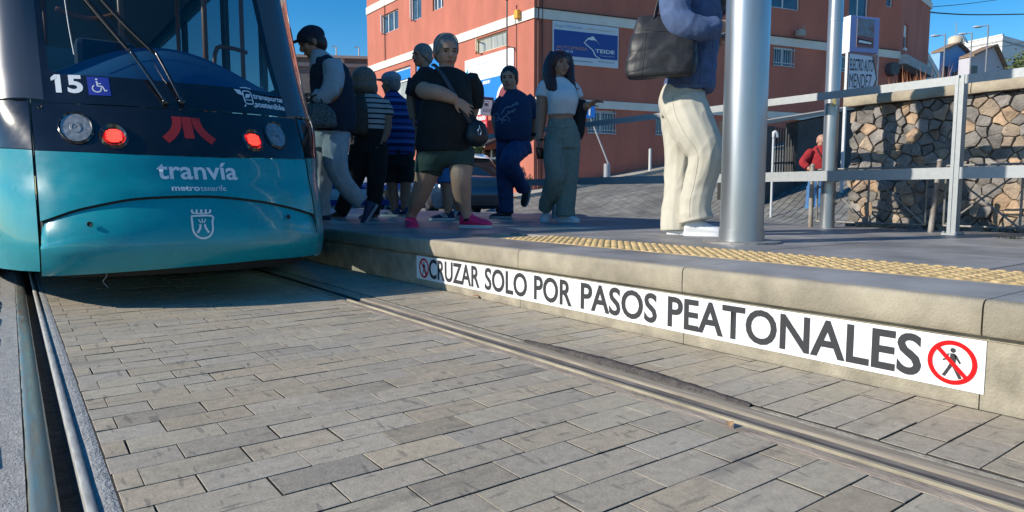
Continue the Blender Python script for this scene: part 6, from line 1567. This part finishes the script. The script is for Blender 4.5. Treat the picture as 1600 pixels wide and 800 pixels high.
# ---- 5 man in navy vest stepping out of the tram
P = Person((530, 348), 'man in dark cap, navy padded vest and pale jeans stepping beside the tram')
P.neck = P.p(497, 82, .02); P.head('body', 487, 66, 48, -82, -24, 0)
P.cap_hair('hair', thick=.0, up=.02, back=.04)
M, c, H = P.hM, P.hc, P.hH; q = lambda a, b_, d: c+M@(Vector((a, b_, d))*H)
ell(P.b('cap'), q(0, -.05, .17), .385*H, .47*H, .34*H, M, 20, 12); P.b('cap'); prism(P.b('cap'), [q(.24*math.sin(a)*1.1, .36+.30*math.cos(a), .17) for a in [R(-90+i*15) for i in range(13)]], M@Vector((0, 0, .035*H)))
P.T('body', [(520, 108, -.16, 12), (525, 140, -.2, 11), (512, 158, -.22, 9), (494, 152, -.2, 7)]); P.hand('body', P.p(495, 153, -.2), P.p(476, 150, -.16), Vector((0, 0, -1)), .185, .7)
P.T('body', [(510, 110, .16, 12), (505, 140, .2, 10), (488, 155, .14, 8)]); P.hand('body', P.p(489, 155, .14), P.p(474, 152, .1), Vector((0, 0, -1)), .185, .7)
P.R('body', [(200, 492, 542, .14), (110, 486, 538, .16), (84, 490, 506, .06)])
P.R('shirt', [(216, 492, 545, .16), (206, 490, 546, .165), (150, 488, 546, .165), (110, 486, 540, .16), (92, 486, 522, .10), (80, 488, 508, .07)])
P.T('shirt', [(519, 104, -.15, 15), (522, 125, -.19, 15), (518, 145, -.22, 14), (506, 156, -.23, 12), (494, 154, -.22, 9.5)]); P.T('shirt', [(508, 108, .15, 14), (505, 138, .2, 13), (490, 152, .15, 10)])
P.R('vest', [(206, 488, 552, .185), (190, 486, 556, .19), (160, 486, 554, .19), (130, 486, 550, .185), (106, 486, 542, .165), (92, 489, 524, .10), (84, 493, 510, .07)])
P.R('jeans', [(232, 489, 543, .15), (215, 490, 545, .16), (203, 493, 543, .15)])
P.T('jeans', [(510, 220, .05, 21), (506, 262, .06, 17), (503, 300, .05, 13.5), (503, 330, .04, 12), (504, 338, .04, 12)]); P.T('jeans', [(524, 220, -.06, 21), (524, 255, -.14, 17), (536, 285, -.10, 14), (556, 308, .0, 12.5), (566, 316, .03, 12)])
P.shoe(P.p(505, 336, .04), -P.r, .265, mat('shoe_navy', (.02, .035, .09), .6), slw, w_=.046); P.shoe(P.p(571, 321, .03), -P.r*.9-P.f*.2, .265, MATS['shoe_navy'], slw, w_=.046, lift=.95)
P.done({'body': (skin_b, .007, 3, 0, CL), 'hair': (hair_dark, .008, 2, .002, CL), 'cap': (navy, .007, 2, 0, CL), 'shirt': (mat('cloth_pale_blue', (.36, .42, .48), .85, var=.08, vscale=20), .008, 4, .010, (9, 9, 6)), 'vest': (navy, .008, 4, .008, (6, 6, 9)), 'jeans': (mat('denim_pale', (.40, .41, .42), .85, var=.15, vscale=14), .007, 4, .011, (9, 9, 5))})
t = Thing('handbag', 'checked grey bag carried at the waist of the man in the navy vest', 'bag', P.p(490, 204, -.3))
P.R('b', [(203, 480, 522, .05, -.29), (198, 478, 526, .06, -.29), (180, 480, 522, .055, -.29), (168, 483, 510, .03, -.28)], sq=3)
chk = mat('bag_check', (.10, .11, .11), .6, var=.7, vscale=60, col2=(.02, .022, .024)); t.part('body', fill_remesh(P.bm.pop('b'), 'body', chk, .007, 2, .004, (12, 12, 12), 4), chk)
bm = BM(); tube(bm, [P.p(x, y, -.29) for x, y in ((486, 172), (490, 158), (500, 156), (506, 172))], .008, 8, sm=4); t.part('handle', bm, bagm, smooth=True)
# ---- 6 woman in striped T-shirt, from behind
P = Person((552, 343), 'woman seen from behind in striped T-shirt and black trousers with a grey-brown bob')
P.neck = P.p(571, 146, -.02); P.head('body', 570, 126, 38, -160, 0, 0, features=False)
P.E('hair', 569, 124, -.03, 19, 19, .125); P.E('hair', 569, 136, -.035, 19.5, 13, .115); P.E('hair', 557, 136, .0, 8, 12, .08); P.E('hair', 582, 138, .0, 8, 12, .08)
P.T('body', [(598, 160, .0, 8), (604, 180, -.02, 8), (604, 205, -.04, 6.5), (596, 222, -.08, 5)]); P.hand('body', P.p(597, 221, -.08), P.p(588, 238, -.12), -P.r, .16, .4)
P.T('body', [(560, 160, .0, 8), (553, 185, .06, 7.5), (550, 210, .1, 6)]); P.hand('body', P.p(550, 209, .1), P.p(549, 228, .1), P.r, .16, .4)
P.R('body', [(205, 558, 600, .13), (160, 556, 600, .12), (144, 566, 578, .05)])
P.R('shirt', [(204, 557, 603, .155), (190, 557, 605, .155), (172, 556, 604, .145), (156, 558, 600, .115), (146, 564, 588, .07)])
P.T('shirt', [(596, 158, 0, 10), (603, 172, -.01, 10.5), (605, 182, -.02, 10)]); P.T('shirt', [(562, 160, 0, 10), (556, 178, .04, 10)])
P.R('trousers', [(240, 552, 600, .15), (218, 554, 603, .16), (200, 558, 602, .15)])
P.T('trousers', [(566, 230, .0, 19), (558, 265, .02, 16), (545, 300, .08, 13), (534, 328, .12, 11), (530, 334, .12, 11)]); P.T('trousers', [(588, 230, -.02, 18), (588, 265, -.04, 15.5), (586, 300, -.02, 12.5), (582, 334, .0, 11)])
brs = mat('shoe_brown', (.10, .075, .055), .6, var=.3, vscale=30); P.shoe(P.p(531, 333, .12), -P.r*.8+P.f*.3, .23, brs, slw, w_=.042); P.shoe(P.p(582, 335, 0), -P.r*.7+P.f*.6, .23, brs, slw, w_=.042)
P.done({'body': (skin_b, .007, 3, 0, CL), 'hair': (hair_brown, .007, 2, .004, (26, 26, 5)), 'shirt': (stripes('striped_jersey', (.46, .46, .45), [(.0, .30, (.012, .014, .03))], .055), .007, 4, .006, (9, 9, 7)), 'trousers': (black_c, .008, 4, .007, (9, 9, 4))})
t = Thing('backpack', 'dark brown backpack on the woman in the striped T-shirt', 'backpack', P.p(560, 215, -.25))
P.R('b', [(214, 549, 571, .08, -.22), (206, 546, 574, .10, -.22), (180, 547, 574, .10, -.22), (160, 551, 571, .07, -.20), (152, 556, 568, .04, -.18)], sq=3)
brw = mat('bag_brown', (.045, .026, .016), .6, var=.4, vscale=16); t.part('body', fill_remesh(P.bm.pop('b'), 'body', brw, .008, 2, .005, (10, 10, 8), 8), brw)
bm = BM(); tube(bm, [P.p(x, y, d_) for x, y, d_ in ((566, 158, -.2), (568, 147, -.06), (565, 156, .13), (562, 190, .15))], .013, 8, sm=4, flat=.4); t.part('strap', bm, brw, smooth=True)
# ---- 7 man in striped polo and cap, from behind
P = Person((622, 338), 'man seen from behind in blue striped polo shirt, light cap and black shorts')
P.neck = P.p(612, 148, -.01); P.head('body', 610, 130, 35, -125, 0, 0, features=False)
P.cap_hair('hair', thick=.0, up=.02)
M, c, H = P.hM, P.hc, P.hH; q = lambda a, b_, d: c+M@(Vector((a, b_, d))*H)
ell(P.b('cap'), q(0, -.05, .22), .39*H, .47*H, .30*H, M, 20, 12); prism(P.b('cap'), [q(.30*math.sin(a)*1.1, .36+.34*math.cos(a), .15) for a in [R(-90+i*15) for i in range(13)]], M@Vector((0, 0, .04*H)))
P.T('body', [(598, 162, .02, 9), (598, 190, .10, 8), (606, 210, .2, 6.5)]); P.hand('body', P.p(606, 209, .2), P.p(616, 218, .24), P.f, .18, .4)
P.T('body', [(642, 168, .0, 9), (648, 192, .03, 8.5), (650, 215, .06, 6.5), (648, 232, .08, 5.5)]); P.hand('body', P.p(648, 231, .08), P.p(647, 250, .08), -P.r, .18, .4)
P.R('body', [(235, 600, 642, .13), (165, 600, 642, .13), (146, 606, 620, .055)])
P.R('shirt', [(243, 597, 645, .165), (230, 596, 647, .17), (200, 596, 648, .175), (175, 596, 647, .16), (160, 597, 640, .13), (150, 602, 628, .09), (142, 606, 620, .065)])
P.T('shirt', [(602, 162, .02, 11), (598, 180, .07, 11)]); P.T('shirt', [(636, 164, .0, 12), (645, 182, .02, 12), (648, 196, .04, 11.5)])
P.R('shorts', [(262, 599, 645, .15), (240, 598, 645, .165), (230, 600, 642, .16)]); P.T('shorts', [(612, 250, .0, 15), (611, 285, .0, 14)]); P.T('shorts', [(633, 250, .0, 15), (634, 285, .0, 14)])
P.T('body', [(612, 270, 0, 10), (613, 292, .0, 8.5), (615, 310, .02, 8), (617, 330, .0, 5)]); P.T('body', [(634, 270, 0, 10), (634, 292, .0, 8.5), (633, 310, .02, 8), (634, 330, .0, 5)])
bls = mat('shoe_blue', (.02, .06, .16), .6); P.shoe(P.p(617, 331, 0), -P.r*.7+P.f*.35, .25, bls, soleg, w_=.045, stripes_=True); P.shoe(P.p(634, 331, 0), P.f*.8-P.r*.4, .25, bls, soleg, w_=.045)
P.done({'body': (skin_b, .007, 3, 0, CL), 'hair': (hair_grey, .008, 2, .001, CL), 'cap': (mat('cap_grey_blue', (.25, .29, .36), .8), .007, 2, 0, CL), 'shirt': (stripes('striped_polo', (.035, .075, .26), [(.05, .28, (.010, .016, .06)), (.38, .48, (.10, .17, .40)), (.62, .74, (.010, .016, .06))], .165), .008, 4, .006, (8, 8, 5)), 'shorts': (black_c, .008, 4, .006, (9, 9, 4))})
# ---- 8 man half hidden behind the woman in black
P = Person((700, 344), 'grey-haired man in blue shorts half hidden behind the woman in black')
P.neck = P.p(664, 108, .0); P.head('body', 659, 87, 36, -60, 0, 0, features=True)
P.cap_hair('hair', thick=.02, up=.03)
P.T('body', [(646, 125, .04, 9), (642, 155, .08, 8), (646, 185, .05, 6)]); P.hand('body', P.p(646, 184, .05), P.p(648, 205, .02), P.r, .18, .4)
P.T('body', [(690, 126, .04, 9), (694, 155, .08, 8), (694, 185, .05, 6)]); P.hand('body', P.p(694, 184, .05), P.p(694, 205, .02), -P.r, .18, .4)
P.R('body', [(215, 652, 704, .13), (125, 650, 692, .13), (106, 656, 672, .05)])
P.R('shirt', [(228, 654, 712, .16), (190, 652, 704, .165), (140, 646, 698, .15), (122, 648, 692, .12), (106, 656, 674, .065)]); P.T('shirt', [(650, 124, .02, 12), (644, 148, .06, 12)]); P.T('shirt', [(690, 126, .02, 12), (695, 150, .06, 12)])
P.R('shorts', [(255, 672, 716, .15), (235, 662, 716, .16), (222, 660, 712, .15)]); P.T('shorts', [(694, 240, .0, 18), (697, 268, -.02, 16), (697, 286, -.02, 15)]); P.T('shorts', [(690, 240, .04, 17), (700, 268, .06, 15), (704, 284, .07, 14)])
P.T('body', [(697, 275, -.02, 10.5), (698, 296, -.01, 9), (700, 315, .0, 8.5), (699, 336, .0, 5.5)]); P.T('body', [(704, 275, .08, 10.5), (712, 298, .14, 9), (716, 315, .2, 8), (718, 330, .24, 5.5)])
nvs = mat('shoe_ink', (.012, .018, .05), .6); P.shoe(P.p(700, 336, .0), -P.r-P.f*.2, .26, nvs, soleg, w_=.046, stripes_=True); P.shoe(P.p(719, 331, .24), -P.r*.95-P.f*.2, .26, nvs, soleg, w_=.046, stripes_=True, lift=.5)
P.done({'body': (skin_b, .007, 3, 0, CL), 'hair': (hair_grey, .008, 2, .001, CL), 'shirt': (navy, .009, 4, .007, (8, 8, 5)), 'shorts': (mat('cloth_blue', (.045, .16, .38), .85, var=.15, vscale=20), .008, 4, .007, (9, 9, 4))})
# ---- 9 old man in red jumper on the street
P = Person((1270, 345), 'bald older man in red jumper and blue jeans leaning on the barrier', z=.035)
P.neck = P.p(1283, 230, .0); P.head('body', 1284, 221, 22, 35, -25, 0)
P.T('body', [(1265, 239, -.02, 4), (1256, 252, -.07, 4), (1263, 262, -.16, 3.6), (1266, 265, -.2, 3.3)]); P.hand('body', P.p(1266, 264, -.2), P.p(1269, 272, -.24), Vector((0, 0, -1)), .18, .6)
P.T('body', [(1296, 240, .0, 5.5), (1298, 256, -.06, 5), (1288, 266, -.16, 3.5)]); P.hand('body', P.p(1288, 266, -.16), P.p(1282, 270, -.2), Vector((0, 0, -1)), .18, .6)
P.R('body', [(275, 1263, 1292, .13), (240, 1262, 1298, .13), (229, 1277, 1289, .05)])
P.R('jumper', [(272, 1263, 1290, .15), (266, 1262, 1293, .16), (256, 1262, 1297, .17), (244, 1262, 1299, .155), (235, 1268, 1296, .11), (228, 1276, 1290, .07)])
P.T('jumper', [(1268, 237, -.02, 6.5), (1260, 246, -.05, 6.2), (1255, 254, -.08, 5.6), (1262, 262, -.16, 4.6)]); P.T('jumper', [(1294, 240, .0, 7), (1298, 255, -.06, 6.5), (1290, 265, -.15, 5)])
P.R('jeans', [(292, 1263, 1289, .13), (268, 1264, 1289, .13)]); P.T('jeans', [(1270, 292, .0, 8.5), (1266, 318, .02, 7), (1260, 340, .06, 6)]); P.T('jeans', [(1282, 292, .0, 8.5), (1280, 316, -.06, 7), (1279, 341, -.02, 6)])
P.shoe(P.p(1260, 341, .06), -P.f+P.r*.2, .26, dks, slw); P.shoe(P.p(1279, 341, -.02), -P.f+P.r*.3, .26, dks, slw)
bm = BM(); tube(bm, [P.p(x, y, d_) for x, y, d_ in ((1276, 231, -.06), (1283, 244, -.17), (1290, 258, -.18), (1293, 268, -.14))], .02, 8, sm=4, flat=.4); P.t.part('shoulder_strap', bm, black_c, smooth=True)
P.done({'body': (skin_a, .009, 3, 0, CL), 'jumper': (mat('knit_red', (.34, .018, .022), .9, var=.2, vscale=20), .010, 4, .010, (8, 8, 6)), 'jeans': (mat('denim_bright', (.06, .17, .36), .85, var=.25, vscale=12), .010, 4, .010, (9, 9, 4))})
t = Thing('camera_bag', 'small black bag carried at the waist of the man in the red jumper', 'bag', P.p(1282, 278, -.28)); bm = BM(); obox(bm, P.p(1281, 270, -.30), P.r*.13, P.f*.06, Vector((0, 0, .07)), .03); t.part('body', bm, bagm, angle=40)
bm = BM(); obox(bm, P.p(1281, 267.5, -.365), P.r*.12, P.f*.006, Vector((0, 0, .035)), .004); t.part('flap', bm, black_c)
# ---- 10 distant passer-by
P = Person((774, 331), 'distant passer-by in pale top beside the parked dark car', d=17.5)
P.neck = P.p(775, 276, 0); P.head('body', 775, 271, 11, -60, 0, 0, features=False); P.cap_hair('hair', thick=.04, up=.02)
P.T('body', [(770, 284, .0, 2.2), (768, 294, -.05, 2), (772, 300, -.12, 1.6)]); P.T('body', [(780, 284, .0, 2.2), (782, 296, .0, 1.8), (779, 304, -.05, 1.5)])
P.R('body', [(300, 770, 780, .09), (280, 770, 781, .09), (275, 773, 777, .04)]); P.R('shirt', [(303, 769, 781, .12), (290, 769, 781, .13), (281, 769, 782, .11), (277, 772, 778, .06)])
P.T('trousers', [(773, 300, .0, 4), (772, 315, .0, 3), (770, 327, .0, 2.6)]); P.T('trousers', [(778, 300, .0, 4), (778, 315, .0, 3), (779, 327, .0, 2.6)])
P.shoe(P.p(770, 327, 0), -P.r, .24, shw, shw); P.shoe(P.p(779, 327, 0), -P.r, .24, shw, shw)
P.done({'body': (skin_a, .014, 2, 0, CL), 'hair': (hair_brown, .014, 2, 0, CL), 'shirt': (mat('cloth_peach', (.62, .52, .46), .85), .014, 2, .01, CL), 'trousers': (navy, .014, 2, .01, CL)})
